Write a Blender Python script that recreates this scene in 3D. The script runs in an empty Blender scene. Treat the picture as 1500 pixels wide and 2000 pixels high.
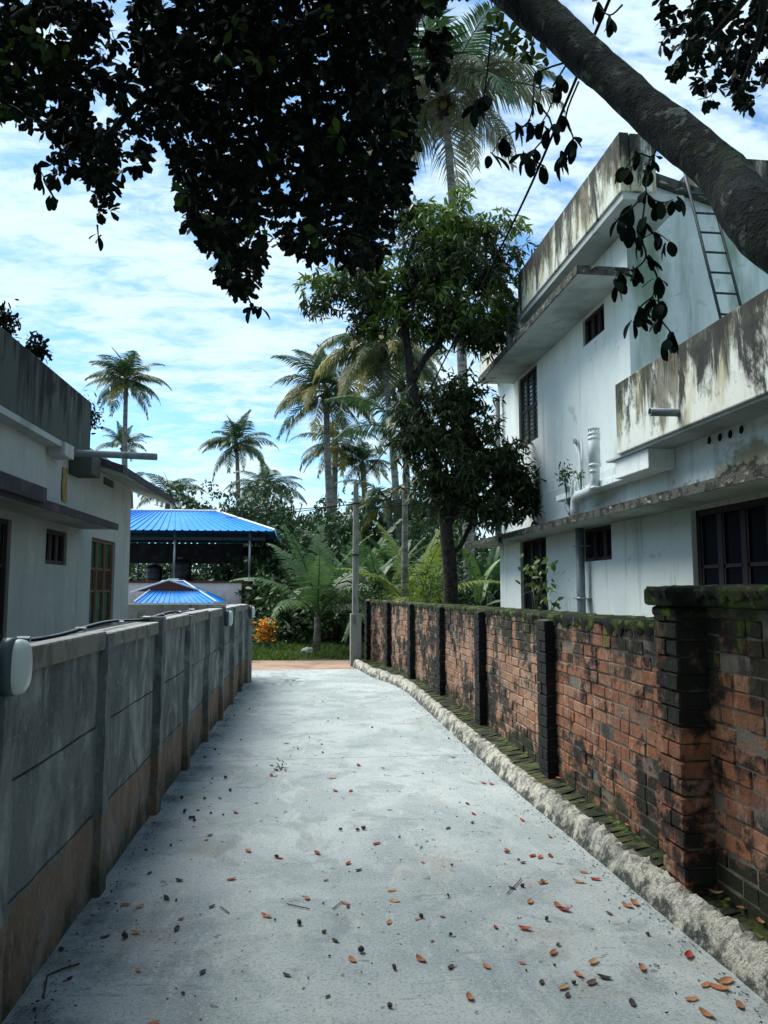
import bpy, bmesh, math, random
import numpy as np
from mathutils import Vector, Matrix, noise
random.seed(7); rng = np.random.default_rng(7)
R_ = random.uniform
SC = bpy.context.scene; COL = SC.collection
# ------------------------------------------------------------------ camera
F_, H = 1500.0, 1.6
YAW = math.atan(175 / math.hypot(F_, 150)); PIT = math.atan(150 / F_)
cam = bpy.data.objects.new('camera', bpy.data.cameras.new('camera')); COL.objects.link(cam)
cam.location = (0, 0, H); cam.rotation_euler = (math.radians(90) + PIT, 0, -YAW)
cam.data.sensor_fit = 'VERTICAL'; cam.data.sensor_height = 36; cam.data.lens = 27.0
cam.data.clip_start = .05; cam.data.clip_end = 3000
SC.camera = cam
# ------------------------------------------------------------------ sky, sun, exposure
SUN_EL, SUN_AZ = math.radians(56), math.radians(-48)       # azimuth from +Y towards +X
SC.view_settings.view_transform = 'Standard'; SC.view_settings.look = 'None'
SC.view_settings.gamma = 1; SC.view_settings.exposure = 2.05; SC.view_settings.use_curve_mapping = False
W = bpy.data.worlds.new('World'); SC.world = W; W.use_nodes = True
nt = W.node_tree; nt.nodes.clear(); N = nt.nodes.new; LK = nt.links.new
def wmath(op, a, b=None, c=None):
    n = N('ShaderNodeMath'); n.operation = op
    for i, v in enumerate((a, b, c)):
        if v is None: continue
        if isinstance(v, (int, float)): n.inputs[i].default_value = v
        else: LK(v, n.inputs[i])
    return n.outputs[0]
out = N('ShaderNodeOutputWorld'); bg = N('ShaderNodeBackground'); sky = N('ShaderNodeTexSky')
sky.sky_type = 'NISHITA'; sky.sun_disc = False; sky.sun_elevation = SUN_EL; sky.sun_rotation = SUN_AZ
sky.air_density = 1.0; sky.dust_density = .6; sky.ozone_density = 2.5
tc = N('ShaderNodeTexCoord'); sp = N('ShaderNodeSeparateXYZ'); LK(tc.outputs['Generated'], sp.inputs[0])
zz = wmath('ADD', wmath('MAXIMUM', sp.outputs[2], 0.0), .22)
cx = wmath('DIVIDE', sp.outputs[0], zz); cy = wmath('DIVIDE', sp.outputs[1], zz)
cb = N('ShaderNodeCombineXYZ'); LK(cx, cb.inputs[0]); LK(cy, cb.inputs[1])
def cloudnoise(rot, sc, scale, det, rough, dist=0.):
    mp = N('ShaderNodeMapping'); LK(cb.outputs[0], mp.inputs[0])
    mp.inputs['Rotation'].default_value = (0, 0, rot); mp.inputs['Scale'].default_value = sc
    t = N('ShaderNodeTexNoise'); LK(mp.outputs[0], t.inputs['Vector'])
    t.inputs['Scale'].default_value = scale; t.inputs['Detail'].default_value = det
    t.inputs['Roughness'].default_value = rough; t.inputs['Distortion'].default_value = dist
    return t.outputs['Fac']
n1 = cloudnoise(.35, (1, 1, 1), .75, 3, .5)                 # large openings
n2 = cloudnoise(.75, (1.0, 2.3, 1), 4.6, 6, .62, .6)         # ripples
n3 = cloudnoise(.6, (1.4, 2.4, 1), 15.0, 5, .6, .4)
v = wmath('ADD', wmath('MULTIPLY', wmath('SUBTRACT', n1, wmath('MULTIPLY', wmath('MAXIMUM', sp.outputs[2], 0.0), .12)), 1.15), wmath('ADD', wmath('MULTIPLY', n2, .75), wmath('MULTIPLY', n3, .32)))
mr = N('ShaderNodeMapRange'); mr.interpolation_type = 'SMOOTHSTEP'; LK(v, mr.inputs['Value'])
mr.inputs['From Min'].default_value = .87; mr.inputs['From Max'].default_value = 1.15
mx = N('ShaderNodeMix'); mx.data_type = 'RGBA'
skc = N('ShaderNodeMix'); skc.data_type = 'RGBA'; skc.blend_type = 'MULTIPLY'; skc.inputs[0].default_value = 1
LK(sky.outputs[0], skc.inputs[6]); skc.inputs[7].default_value = (.68, .95, 1.08, 1)
LK(wmath('MULTIPLY', mr.outputs[0], .93), mx.inputs[0]); LK(skc.outputs[2], mx.inputs[6])
cc = N('ShaderNodeMix'); cc.data_type = 'RGBA'; LK(n2, cc.inputs[0])
cc.inputs[6].default_value = (3.3, 4.7, 5.4, 1); cc.inputs[7].default_value = (5.0, 5.7, 5.9, 1)
LK(cc.outputs[2], mx.inputs[7])
LK(mx.outputs[2], bg.inputs[0]); bg.inputs[1].default_value = .05; LK(bg.outputs[0], out.inputs[0])
sun = bpy.data.objects.new('sun', bpy.data.lights.new('sun', 'SUN')); COL.objects.link(sun)
sun.data.energy = 1.5; sun.data.angle = math.radians(45); sun.data.color = (1, .97, .92)
sd = Vector((math.sin(SUN_AZ) * math.cos(SUN_EL), math.cos(SUN_AZ) * math.cos(SUN_EL), math.sin(SUN_EL)))
sun.rotation_euler = sd.to_track_quat('Z', 'Y').to_euler()
SC.cycles.max_bounces = 6; SC.cycles.transparent_max_bounces = 8
SC.cycles.use_adaptive_sampling = True
# ------------------------------------------------------------------ places in the world
Fv = np.array([math.sin(YAW) * math.cos(PIT), math.cos(YAW) * math.cos(PIT), math.sin(PIT)])
Rv = np.array([math.cos(YAW), -math.sin(YAW), 0]); Uv = np.cross(Rv, Fv); C0 = np.array([0, 0, H])
def ray(x, y): return Fv + Rv * (x - 750) / F_ - Uv * (y - 1000) / F_
def at(x, y, X=None, Y=None, Z=None):
    d = ray(x, y); t = X / d[0] if X is not None else Y / d[1] if Y is not None else (Z - H) / d[2]
    return Vector(C0 + d * t)
def proj(P):
    v_ = np.asarray(P) - C0; k = v_ @ Fv
    return np.stack([750 + F_ * (v_ @ Rv) / k, 1000 - F_ * (v_ @ Uv) / k, k], -1)
_d = ray(610, 1150); LA = math.atan2(_d[0], _d[1])
LM = Matrix.Rotation(-LA, 4, 'Z')                            # frame of the left wall and left house: local x across, local y along
# ------------------------------------------------------------------ materials
MAT = {}
def mat(name, col, rough=.85, layers=(), bump=None, rnd=None, metal=0, spec=.3, trans=0, island=None):
    """layers: dict(c, s, lo, hi, k, z=(z0,z1,bias), det); rnd: (colour, amount) per object; island: (colour, amount) per loose piece"""
    m = bpy.data.materials.new(name); m.use_nodes = True; t = m.node_tree; b = t.nodes['Principled BSDF']
    nn = t.nodes.new; ln = t.links.new
    geo = nn('ShaderNodeNewGeometry'); oi = nn('ShaderNodeObjectInfo')
    cur = nn('ShaderNodeRGB'); cur.outputs[0].default_value = (*col, 1); cur = cur.outputs[0]
    def mth(op, a, b_=None, clamp=False):
        n = nn('ShaderNodeMath'); n.operation = op; n.use_clamp = clamp
        for i, v_ in enumerate((a, b_)):
            if v_ is None: continue
            if isinstance(v_, (int, float)): n.inputs[i].default_value = v_
            else: ln(v_, n.inputs[i])
        return n.outputs[0]
    def mix(f, a, c):
        n = nn('ShaderNodeMix'); n.data_type = 'RGBA'
        if isinstance(f, (int, float)): n.inputs[0].default_value = f
        else: ln(f, n.inputs[0])
        ln(a, n.inputs[6])
        if isinstance(c, tuple): n.inputs[7].default_value = (*c, 1)
        else: ln(c, n.inputs[7])
        return n.outputs[2]
    if rnd:
        for i, (c, k) in enumerate(rnd):
            wn = nn('ShaderNodeTexWhiteNoise'); wn.noise_dimensions = '1D'; ln(mth('ADD', oi.outputs['Random'], i * 3.7), wn.inputs['W'])
            cur = mix(mth('MULTIPLY', mth('POWER', wn.outputs['Value'], 2.0), k), cur, c)
    if island:
        for i, (c, k) in enumerate(island):
            wn = nn('ShaderNodeTexWhiteNoise'); wn.noise_dimensions = '1D'; ln(mth('ADD', geo.outputs['Random Per Island'], i * 3.1), wn.inputs['W'])
            cur = mix(mth('MULTIPLY', wn.outputs['Value'], k), cur, c)
    sz = nn('ShaderNodeSeparateXYZ'); ln(geo.outputs['Position'], sz.inputs[0])
    for i, L in enumerate(layers):
        mp = nn('ShaderNodeMapping'); ln(geo.outputs['Position'], mp.inputs[0])
        s = L.get('s', 1); s = (s, s, s) if isinstance(s, (int, float)) else s
        mp.inputs['Scale'].default_value = s; mp.inputs['Location'].default_value = (i * 3.3, i * 7.1, i * 1.7)
        tx = nn('ShaderNodeTexNoise'); ln(mp.outputs[0], tx.inputs['Vector']); tx.inputs['Scale'].default_value = 1
        tx.inputs['Detail'].default_value = L.get('det', 5); tx.inputs['Roughness'].default_value = L.get('r', .6)
        tx.inputs['Distortion'].default_value = L.get('dist', 0)
        val = tx.outputs['Fac']
        if 'z' in L:
            z0, z1, bias = L['z']
            zr = nn('ShaderNodeMapRange'); ln(sz.outputs[2], zr.inputs['Value']); zr.inputs['From Min'].default_value = z0; zr.inputs['From Max'].default_value = z1
            val = mth('ADD', val, mth('MULTIPLY', mth('SUBTRACT', zr.outputs[0], 1.0), bias))
        if 'y' in L:
            y0, y1, bias = L['y']
            zr = nn('ShaderNodeMapRange'); ln(sz.outputs[1], zr.inputs['Value']); zr.inputs['From Min'].default_value = y0; zr.inputs['From Max'].default_value = y1
            val = mth('ADD', val, mth('MULTIPLY', mth('SUBTRACT', zr.outputs[0], 1.0), bias))
        if 'x' in L:
            x0, x1, bias = L['x']
            zr = nn('ShaderNodeMapRange'); ln(sz.outputs[0], zr.inputs['Value']); zr.inputs['From Min'].default_value = x0; zr.inputs['From Max'].default_value = x1
            val = mth('ADD', val, mth('MULTIPLY', mth('SUBTRACT', zr.outputs[0], 1.0), bias))
        if 'up' in L:                                        # moss and dust that settle on faces turned up
            sn = nn('ShaderNodeSeparateXYZ'); ln(geo.outputs['Normal'], sn.inputs[0])
            val = mth('ADD', val, mth('MULTIPLY', mth('SUBTRACT', sn.outputs[2], 1.0), L['up']))
        r = nn('ShaderNodeMapRange'); r.interpolation_type = 'SMOOTHSTEP'; ln(val, r.inputs['Value'])
        r.inputs['From Min'].default_value = L.get('lo', .45); r.inputs['From Max'].default_value = L.get('hi', .6); r.inputs['To Max'].default_value = L.get('k', 1)
        cur = mix(r.outputs[0], cur, L['c'])
    ln(cur, b.inputs['Base Color']); b.inputs['Roughness'].default_value = rough; b.inputs['Metallic'].default_value = metal
    b.inputs['Specular IOR Level'].default_value = spec
    if bump:
        last = None
        for (s, dist) in bump:
            tx = nn('ShaderNodeTexNoise'); ln(geo.outputs['Position'], tx.inputs['Vector']); tx.inputs['Scale'].default_value = s; tx.inputs['Detail'].default_value = 4
            bn = nn('ShaderNodeBump'); bn.inputs['Distance'].default_value = dist; bn.inputs['Strength'].default_value = 1; ln(tx.outputs['Fac'], bn.inputs['Height'])
            if last: ln(last, bn.inputs['Normal'])
            last = bn.outputs[0]
        ln(last, b.inputs['Normal'])
    if trans:
        tr = nn('ShaderNodeBsdfTranslucent'); ln(cur, tr.inputs[0]); ms = nn('ShaderNodeMixShader'); ms.inputs[0].default_value = trans
        ln(b.outputs[0], ms.inputs[1]); ln(tr.outputs[0], ms.inputs[2]); ln(ms.outputs[0], t.nodes['Material Output'].inputs[0])
    MAT[name] = m; return m
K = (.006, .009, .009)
mat('lane', (.3, .355, .355), .9, [dict(c=(.45, .5, .49), s=.9, lo=.4, hi=.6, k=.8, dist=.6), dict(c=(.2, .24, .24), s=1.5, lo=.5, hi=.64, k=.6, dist=1.2, det=9, r=.7),
    dict(c=(.5, .53, .5), s=(7, 2.2, 1), lo=.52, hi=.68, k=.5, dist=1.5, det=8), dict(c=(.33, .31, .25), s=2.2, lo=.56, hi=.68, k=.5, det=8), dict(c=(.12, .15, .15), s=(1.4, 5, 1), lo=.6, hi=.7, k=.45, dist=2.5, det=9),
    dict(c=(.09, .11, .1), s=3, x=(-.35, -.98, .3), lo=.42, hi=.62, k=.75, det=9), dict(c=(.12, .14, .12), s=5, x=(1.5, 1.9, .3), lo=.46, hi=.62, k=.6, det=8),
    dict(c=(.13, .15, .15), s=70, lo=.5, hi=.64, k=.45), dict(c=(.6, .62, .6), s=110, lo=.54, hi=.66, k=.5), dict(c=(.05, .06, .06), s=9, lo=.67, hi=.7, k=.6)], bump=[(160, .004), (22, .004)])
mat('damp', (.26, .29, .28), .6, [dict(c=(.34, .38, .37), s=5, lo=.45, hi=.6)])
mat('screed', (.58, .57, .48), .9, [dict(c=(.24, .25, .22), s=6, lo=.45, hi=.6, k=.85), dict(c=(.035, .045, .04), s=(7, 7, 9), z=(.15, .0, .28), lo=.33, hi=.47, k=.92, det=8), dict(c=(.09, .1, .075), s=26, lo=.52, hi=.62, k=.6),
    dict(c=(.62, .62, .55), s=30, lo=.5, hi=.7, k=.6), dict(c=(.06, .09, .03), s=7, up=.1, lo=.55, hi=.7, k=.5)], bump=[(60, .02), (150, .01)])
mat('precast', (.15, .185, .185), .85, [dict(c=(.05, .07, .075), s=(1.1, 1.1, 1.1), lo=.5, hi=.62, k=.55, det=9, r=.7), dict(c=(.36, .41, .4), s=(2.5, 2.5, 1.5), lo=.44, hi=.66, k=.8, dist=1.8), dict(c=(.07, .09, .1), s=(4, 4, 2), lo=.48, hi=.66, k=.75, dist=1),
    dict(c=(.2, .12, .065), s=(3, 3, 3), z=(.5, .4, .9), lo=.32, hi=.5, k=.7, det=8), dict(c=(.3, .33, .31), s=40, lo=.56, hi=.66, k=.4), dict(c=(.05, .07, .05), s=(6, 6, 3), z=(.5, -.1, .4), lo=.3, hi=.48, k=.92, det=8),
    dict(c=(.4, .42, .4), s=(9, 9, 5), lo=.6, hi=.72, k=.5, dist=2), dict(c=(.05, .06, .055), s=(14, 14, 1.2), z=(.9, 1.35, .25), lo=.5, hi=.65, k=.6)], bump=[(35, .008), (5, .012)])
mat('precast_cap', (.24, .25, .22), .85, [dict(c=(.1, .12, .09), s=(9, 9, 4), lo=.48, hi=.62, k=.7), dict(c=(.5, .52, .5), s=12, up=.3, lo=.3, hi=.5, k=.9), dict(c=(.09, .1, .07), s=25, lo=.6, hi=.7, k=.6)], bump=[(40, .008)])
BR = [dict(c=(.42, .15, .07), s=9, lo=.45, hi=.7, k=.5), dict(c=(.42, .33, .23), s=(14, 14, 5), lo=.54, hi=.68, k=.55), dict(c=(.05, .045, .045), s=24, lo=.57, hi=.68, k=.7),
    dict(c=K, s=(2.2, 2.2, 2.6), lo=.47, hi=.56, k=.95, det=9, r=.72), dict(c=(.014, .02, .012), s=(5, 5, 2.5), z=(.5, 1.4, .3), lo=.38, hi=.52, k=.95, det=8), dict(c=(.018, .026, .012), s=(4, 4, 5), z=(.75, .1, .33), lo=.38, hi=.52, k=.95, det=8),
    dict(c=(.09, .13, .015), s=(4, 4, 3), z=(.95, 1.42, .35), lo=.45, hi=.56, k=.9, det=8), dict(c=(.045, .075, .012), s=(8, 8, 8), z=(.38, .1, .5), lo=.5, hi=.62, k=.8), dict(c=(.45, .43, .38), s=(2.6, 2.6, 4), lo=.68, hi=.78, k=.7)]
mat('brick', (.24, .095, .05), .9, BR, bump=[(60, .006), (18, .012)], rnd=[((.36, .17, .09), .9), ((.1, .06, .05), .7), ((.34, .25, .17), .35)])
mat('brick_far', (.27, .13, .075), .9, BR, bump=[(60, .006), (18, .012)], island=[((.38, .2, .11), .6), ((.09, .06, .05), .6), ((.42, .35, .27), .45)])
mat('brick_black', (.014, .014, .017), .9, [dict(c=(.05, .025, .02), s=5, lo=.55, hi=.7, k=.6), dict(c=K, s=3, lo=.4, hi=.55, k=.9), dict(c=(.03, .05, .012), s=6, z=(1.0, 1.4, .4), lo=.45, hi=.6, k=.8)], bump=[(60, .006), (18, .012)])  # near-black bricks for the far pilasters
mat('brick_mossy', (.05, .06, .02), .9, [dict(c=(.1, .15, .02), s=9, lo=.54, hi=.66, k=.8), dict(c=(.014, .02, .01), s=5, lo=.44, hi=.56, det=8), dict(c=(.12, .06, .04), s=5, lo=.63, hi=.7, k=.6)], bump=[(60, .01), (18, .015)])
mat('mortar', (.17, .15, .125), .95, [dict(c=(.03, .035, .03), s=4, lo=.42, hi=.58, k=.9), dict(c=(.03, .06, .015), s=6, z=(1.0, 1.45, .4), lo=.42, hi=.6, k=.8)], bump=[(50, .008)])
mat('moss', (.06, .1, .014), .95, [dict(c=(.05, .035, .028), s=4, lo=.5, hi=.6, k=.8, det=8), dict(c=(.008, .014, .008), s=5, lo=.4, hi=.56), dict(c=(.17, .24, .02), s=14, lo=.56, hi=.7, k=.8), dict(c=(.3, .3, .24), s=5, lo=.68, hi=.74, k=.8)], bump=[(90, .02), (260, .008)])
ST = lambda z0, z1, k=1: [dict(c=(.4, .37, .2), s=(3, 3, .9), z=(z0 - .3, z1, .18), lo=.38, hi=.55, k=.75 * k), dict(c=(.09, .075, .04), s=(5, 5, .8), z=(z0, z1, .22), lo=.37, hi=.5, k=.8 * k, det=8),
    dict(c=(.013, .017, .017), s=(3, 3, .8), z=(z0, z1, .16), lo=.385, hi=.5, k=.97 * k, det=9, r=.75, dist=.6), dict(c=(.05, .06, .04), s=(6, 6, 5), z=(z0 - .2, z1, .14), lo=.44, hi=.6, k=.7 * k, det=9, r=.7), dict(c=(.03, .035, .028), s=(30, 30, 14), z=(z0, z1, .2), lo=.5, hi=.62, k=.5 * k)]
PL = [dict(c=(.64, .74, .73), s=(1.4, 1.4, .8), lo=.45, hi=.7, k=.6, det=8), dict(c=(.36, .44, .42), s=(6, 6, .5), lo=.53, hi=.7, k=.5, det=8), dict(c=(.3, .34, .3), s=(1.6, 1.6, 1.6), lo=.63, hi=.66, k=.35, dist=2, det=9), dict(c=(.72, .79, .79), s=6, lo=.55, hi=.7, k=.4)]
mat('plaster', (.8, .87, .84), .8, PL, bump=[(30, .004), (3, .01)])
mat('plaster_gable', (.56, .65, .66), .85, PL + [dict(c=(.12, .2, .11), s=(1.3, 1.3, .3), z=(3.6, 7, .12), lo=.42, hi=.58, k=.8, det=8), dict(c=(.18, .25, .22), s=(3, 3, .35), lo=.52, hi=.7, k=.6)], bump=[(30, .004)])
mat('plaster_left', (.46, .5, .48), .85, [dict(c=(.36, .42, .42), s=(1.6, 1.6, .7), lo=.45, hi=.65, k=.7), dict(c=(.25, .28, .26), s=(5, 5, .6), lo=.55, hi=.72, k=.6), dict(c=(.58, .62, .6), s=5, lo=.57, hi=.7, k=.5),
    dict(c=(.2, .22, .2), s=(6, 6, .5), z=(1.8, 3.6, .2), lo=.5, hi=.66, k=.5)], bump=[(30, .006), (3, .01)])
mat('stain_roof', (.62, .66, .58), .9, ST(6.1, 7.0), bump=[(70, .002)])
mat('stain_terrace', (.66, .7, .64), .9, ST(3.2, 4.02), bump=[(70, .002)])
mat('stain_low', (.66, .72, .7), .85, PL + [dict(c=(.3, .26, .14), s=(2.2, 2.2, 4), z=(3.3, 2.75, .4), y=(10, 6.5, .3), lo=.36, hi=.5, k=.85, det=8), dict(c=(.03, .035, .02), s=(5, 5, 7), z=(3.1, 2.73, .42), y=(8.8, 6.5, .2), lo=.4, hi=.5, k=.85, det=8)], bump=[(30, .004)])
mat('stain_left', (.08, .095, .085), .92, [dict(c=(.012, .016, .016), s=(6, 6, .7), z=(3.2, 4.2, .25), lo=.34, hi=.5, k=.95), dict(c=(.3, .31, .26), s=(8, 8, .8), lo=.6, hi=.7, k=.7), dict(c=(.012, .016, .016), s=2, z=(3.5, 4.2, .3), lo=.45, hi=.55, k=.8)], bump=[(60, .003)])
mat('slab_edge', (.07, .075, .065), .92, [dict(c=(.015, .02, .018), s=8, lo=.45, hi=.6), dict(c=(.4, .37, .26), s=(6, 6, 14), lo=.58, hi=.68, k=.85), dict(c=(.18, .1, .04), s=12, lo=.62, hi=.7, k=.7)], bump=[(40, .01)])
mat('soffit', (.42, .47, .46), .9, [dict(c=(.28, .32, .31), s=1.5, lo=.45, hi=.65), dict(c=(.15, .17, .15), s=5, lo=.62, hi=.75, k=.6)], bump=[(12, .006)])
mat('dark_slab', (.045, .045, .055), .85, [dict(c=(.09, .08, .085), s=4, lo=.5, hi=.65)], bump=[(30, .006)])
mat('ochre', (.3, .2, .07), .9, [dict(c=(.42, .35, .22), s=12, lo=.5, hi=.62)])
mat('wood_maroon', (.02, .01, .015), .6, [dict(c=(.045, .022, .022), s=(9, 9, 2), lo=.5, hi=.7)])
mat('wood_brown', (.12, .06, .035), .6, [dict(c=(.2, .11, .065), s=(12, 12, 2), lo=.48, hi=.7)])
mat('glass_dark', (.004, .005, .01), .5, spec=.03)
mat('glass_green', (.015, .05, .035), .18, [dict(c=(.03, .11, .07), s=(2, 2, 28), lo=.45, hi=.55, k=.8, det=0)], spec=.6)
mat('blue_sheet', (.002, .22, .68), .5, [dict(c=(.12, .27, .5), s=(2, 1, 1), lo=.54, hi=.66, k=.5, det=9), dict(c=(.01, .3, .78), s=1.2, lo=.45, hi=.7, k=.5), dict(c=(.005, .1, .42), s=(5, 3, 5), lo=.6, hi=.75, k=.5)], spec=.15)
mat('trim_light', (.55, .6, .62), .5)
mat('steel', (.3, .33, .35), .4, metal=.6)
mat('steel_dark', (.02, .032, .04), .55, [dict(c=(.2, .22, .22), s=30, lo=.62, hi=.7)], spec=.2)
mat('pvc_grey', (.2, .25, .28), .45, [dict(c=(.11, .13, .13), s=6, lo=.5, hi=.7)])
mat('pvc_white', (.62, .68, .68), .4, [dict(c=(.4, .42, .36), s=7, lo=.5, hi=.7, k=.8)])
mat('lamp_cover', (.66, .76, .72), .3, spec=.5)
mat('black_plastic', (.012, .016, .02), .4, spec=.5)
mat('lamp_body', (.05, .085, .1), .4, spec=.5)
mat('bark', (.025, .03, .032), .95, [dict(c=(.012, .015, .016), s=(9, 9, 5), lo=.42, hi=.6), dict(c=(.16, .19, .165), s=(9, 9, 9), lo=.57, hi=.62, k=.85, det=8), dict(c=(.06, .08, .075), s=4, lo=.52, hi=.62, k=.5), dict(c=(.03, .06, .02), s=5, lo=.5, hi=.65, k=.6)], bump=[(22, .03), (70, .02)])
mat('bark_mango', (.035, .03, .028), .95, [dict(c=(.01, .01, .01), s=12, lo=.45, hi=.6), dict(c=(.1, .1, .08), s=20, lo=.6, hi=.7, k=.6)], bump=[(30, .04)])
mat('palm_trunk', (.2, .2, .18), .95, [dict(c=(.09, .09, .08), s=(2, 2, 9), lo=.45, hi=.55, k=.8), dict(c=(.32, .33, .3), s=5, lo=.58, hi=.7, k=.7)], bump=[(14, .03)])
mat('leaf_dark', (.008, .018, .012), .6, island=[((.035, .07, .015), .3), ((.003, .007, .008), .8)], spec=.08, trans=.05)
mat('leaf_lit', (.05, .1, .02), .5, island=[((.14, .22, .03), .6), ((.01, .02, .01), .9)], spec=.15, trans=.35)  # brighter copy of the crown leaf, its lit look put into the colour
mat('leaf_spray', (.008, .016, .014), .7, rnd=[((.05, .09, .02), .35), ((.004, .007, .01), .7)], spec=.04, trans=.05)
mat('leaf_mango', (.028, .055, .014), .45, [dict(c=(.14, .24, .03), s=.9, z=(3.5, 8.2, .3), lo=.36, hi=.54, k=.9)], island=[((.06, .09, .02), .7), ((.012, .022, .01), .8)], spec=.35, trans=.2)  # brighter green towards the crown top: light from above painted into the colour
mat('leaf_bush', (.038, .1, .042), .5, [dict(c=(.06, .1, .025), s=.5, lo=.5, hi=.65, k=.7)], island=[((.08, .14, .03), .6), ((.01, .02, .01), .8)], spec=.3, trans=.2)
mat('leaf_light', (.07, .14, .03), .5, island=[((.16, .26, .04), .6), ((.03, .06, .02), .6)], spec=.3, trans=.3)
mat('frond_green', (.045, .115, .045), .45, island=[((.08, .13, .03), .6), ((.015, .03, .012), .6)], spec=.4, trans=.25)
mat('frond_olive', (.1, .145, .045), .5, island=[((.2, .2, .07), .5), ((.03, .05, .02), .7)], spec=.4, trans=.3)
mat('frond_yellow', (.28, .24, .05), .55, island=[((.42, .36, .09), .6), ((.06, .09, .03), .7)], spec=.3, trans=.35)
mat('frond_pale', (.26, .27, .17), .6, island=[((.38, .38, .26), .6), ((.08, .1, .05), .7)], spec=.3, trans=.35)
mat('frond_young', (.07, .15, .05), .5, island=[((.16, .24, .07), .6), ((.03, .07, .03), .6)], spec=.4, trans=.35)
mat('frond_fresh', (.13, .2, .03), .5, island=[((.3, .36, .05), .6)], spec=.4, trans=.4)
mat('banana_leaf', (.025, .07, .03), .45, [dict(c=(.12, .2, .05), s=3, lo=.5, hi=.7)], rnd=[((.14, .24, .05), .7)], spec=.3, trans=.25)
mat('coconut', (.1, .1, .03), .5)
mat('grass', (.06, .13, .02), .7, island=[((.16, .26, .04), .7), ((.02, .05, .01), .5)], trans=.3)
mat('soil', (.09, .085, .05), .95, [dict(c=(.05, .07, .025), s=.6, lo=.45, hi=.6)], bump=[(8, .05)])
mat('dirt', (.36, .25, .18), .95, [dict(c=(.24, .16, .11), s=1.5, lo=.45, hi=.65), dict(c=(.42, .33, .25), s=4, lo=.55, hi=.7, k=.6)], bump=[(20, .02)])
mat('pole_concrete', (.27, .28, .27), .9, [dict(c=(.14, .15, .14), s=(8, 8, 2), lo=.5, hi=.65)], bump=[(40, .006)])
mat('flower', (.75, .3, .02), .6, island=[((.85, .45, .03), .8)], trans=.3)
mat('stone_white', (.5, .52, .5), .9, [dict(c=(.2, .22, .18), s=12, lo=.5, hi=.6)], bump=[(15, .03)])
mat('pink_wall', (.56, .52, .56), .9, [dict(c=(.28, .26, .26), s=(2, 2, 1), z=(2.2, 1.2, .3), lo=.42, hi=.6, k=.8), dict(c=(.68, .64, .68), s=5, lo=.5, hi=.65, k=.5)], bump=[(30, .006)])
mat('rust_edge', (.1, .04, .03), .9)
mat('wire', (.008, .009, .012), .9, spec=.02)
mat('litter_red', (.35, .045, .03), .6, rnd=[((.5, .14, .06), .8), ((.12, .03, .03), .6)], trans=.2)
mat('litter_orange', (.48, .2, .09), .6, rnd=[((.55, .36, .2), .8), ((.25, .09, .05), .6)], trans=.2)
mat('litter_dark', (.06, .045, .04), .8, rnd=[((.14, .09, .07), .8), ((.02, .022, .03), .6)])
mat('litter_green', (.12, .17, .05), .6, trans=.2)
# ------------------------------------------------------------------ helpers
def link(o, parent=None):
    COL.objects.link(o)
    if parent is not None: o.parent = parent
    return o
def tag(o, label=None, cat=None, group=None, kind=None):
    if label: o['label'] = label
    if cat: o['category'] = cat
    if group: o['group'] = group
    if kind: o['kind'] = kind
    return o
def empty(name, loc=(0, 0, 0), label=None, cat=None, group=None, mw=None, kind=None):
    o = bpy.data.objects.new(name, None); link(o); o.location = loc
    if mw is not None: o.matrix_world = mw
    o.empty_display_size = .1
    return tag(o, label, cat, group, kind)
class MB:
    def __init__(s): s.v = []; s.f = []
    def quad(s, *p):
        b = len(s.v); s.v += [tuple(q) for q in p]; s.f.append(tuple(range(b, b + len(p))))
    def box(s, x0, x1, y0, y1, z0, z1):
        b = len(s.v); s.v += [(x, y, z) for z in (z0, z1) for y in (y0, y1) for x in (x0, x1)]
        s.f += [tuple(b + i for i in f) for f in ((0, 2, 3, 1), (4, 5, 7, 6), (0, 1, 5, 4), (2, 6, 7, 3), (0, 4, 6, 2), (1, 3, 7, 5))]
    def tube(s, pts, rad, n=8, cap=True):
        pts = [Vector(p) for p in pts]; rad = rad if isinstance(rad, (list, tuple)) else [rad] * len(pts)
        b0 = len(s.v); u = None
        for i, p in enumerate(pts):
            t = (pts[min(i + 1, len(pts) - 1)] - pts[max(i - 1, 0)]).normalized()
            if u is None: u = t.orthogonal().normalized()
            u = (u - t * u.dot(t)).normalized(); w = t.cross(u)
            for k in range(n):
                a = 2 * math.pi * k / n; s.v.append(tuple(p + (u * math.cos(a) + w * math.sin(a)) * rad[i]))
        for i in range(len(pts) - 1):
            for k in range(n):
                a, c = b0 + i * n + k, b0 + i * n + (k + 1) % n; s.f.append((a, c, c + n, a + n))
        if cap: s.f.append(tuple(b0 + k for k in reversed(range(n)))); s.f.append(tuple(b0 + (len(pts) - 1) * n + k for k in range(n)))
    def grid(s, P):                                          # P[i][j] points
        b = len(s.v); m = len(P[0])
        for r in P: s.v += [tuple(p) for p in r]
        for i in range(len(P) - 1):
            for j in range(m - 1): a = b + i * m + j; s.f.append((a, a + 1, a + m + 1, a + m))
    def build(s, name, m, parent=None, smooth=False, bevel=0, **kw):
        me = bpy.data.meshes.new(name); me.from_pydata(s.v, [], s.f); me.update()
        me.materials.append(MAT[m])
        if smooth: me.polygons.foreach_set('use_smooth', [True] * len(me.polygons))
        o = link(bpy.data.objects.new(name, me), parent)
        if bevel:
            bv = o.modifiers.new('bevel', 'BEVEL'); bv.width = bevel; bv.segments = 2; bv.limit_method = 'ANGLE'
        return tag(o, **kw)
def box(name, m, parent, *b, bevel=0, **kw):
    q = MB(); q.box(*b); return q.build(name, m, parent, bevel=bevel, **kw)
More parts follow.
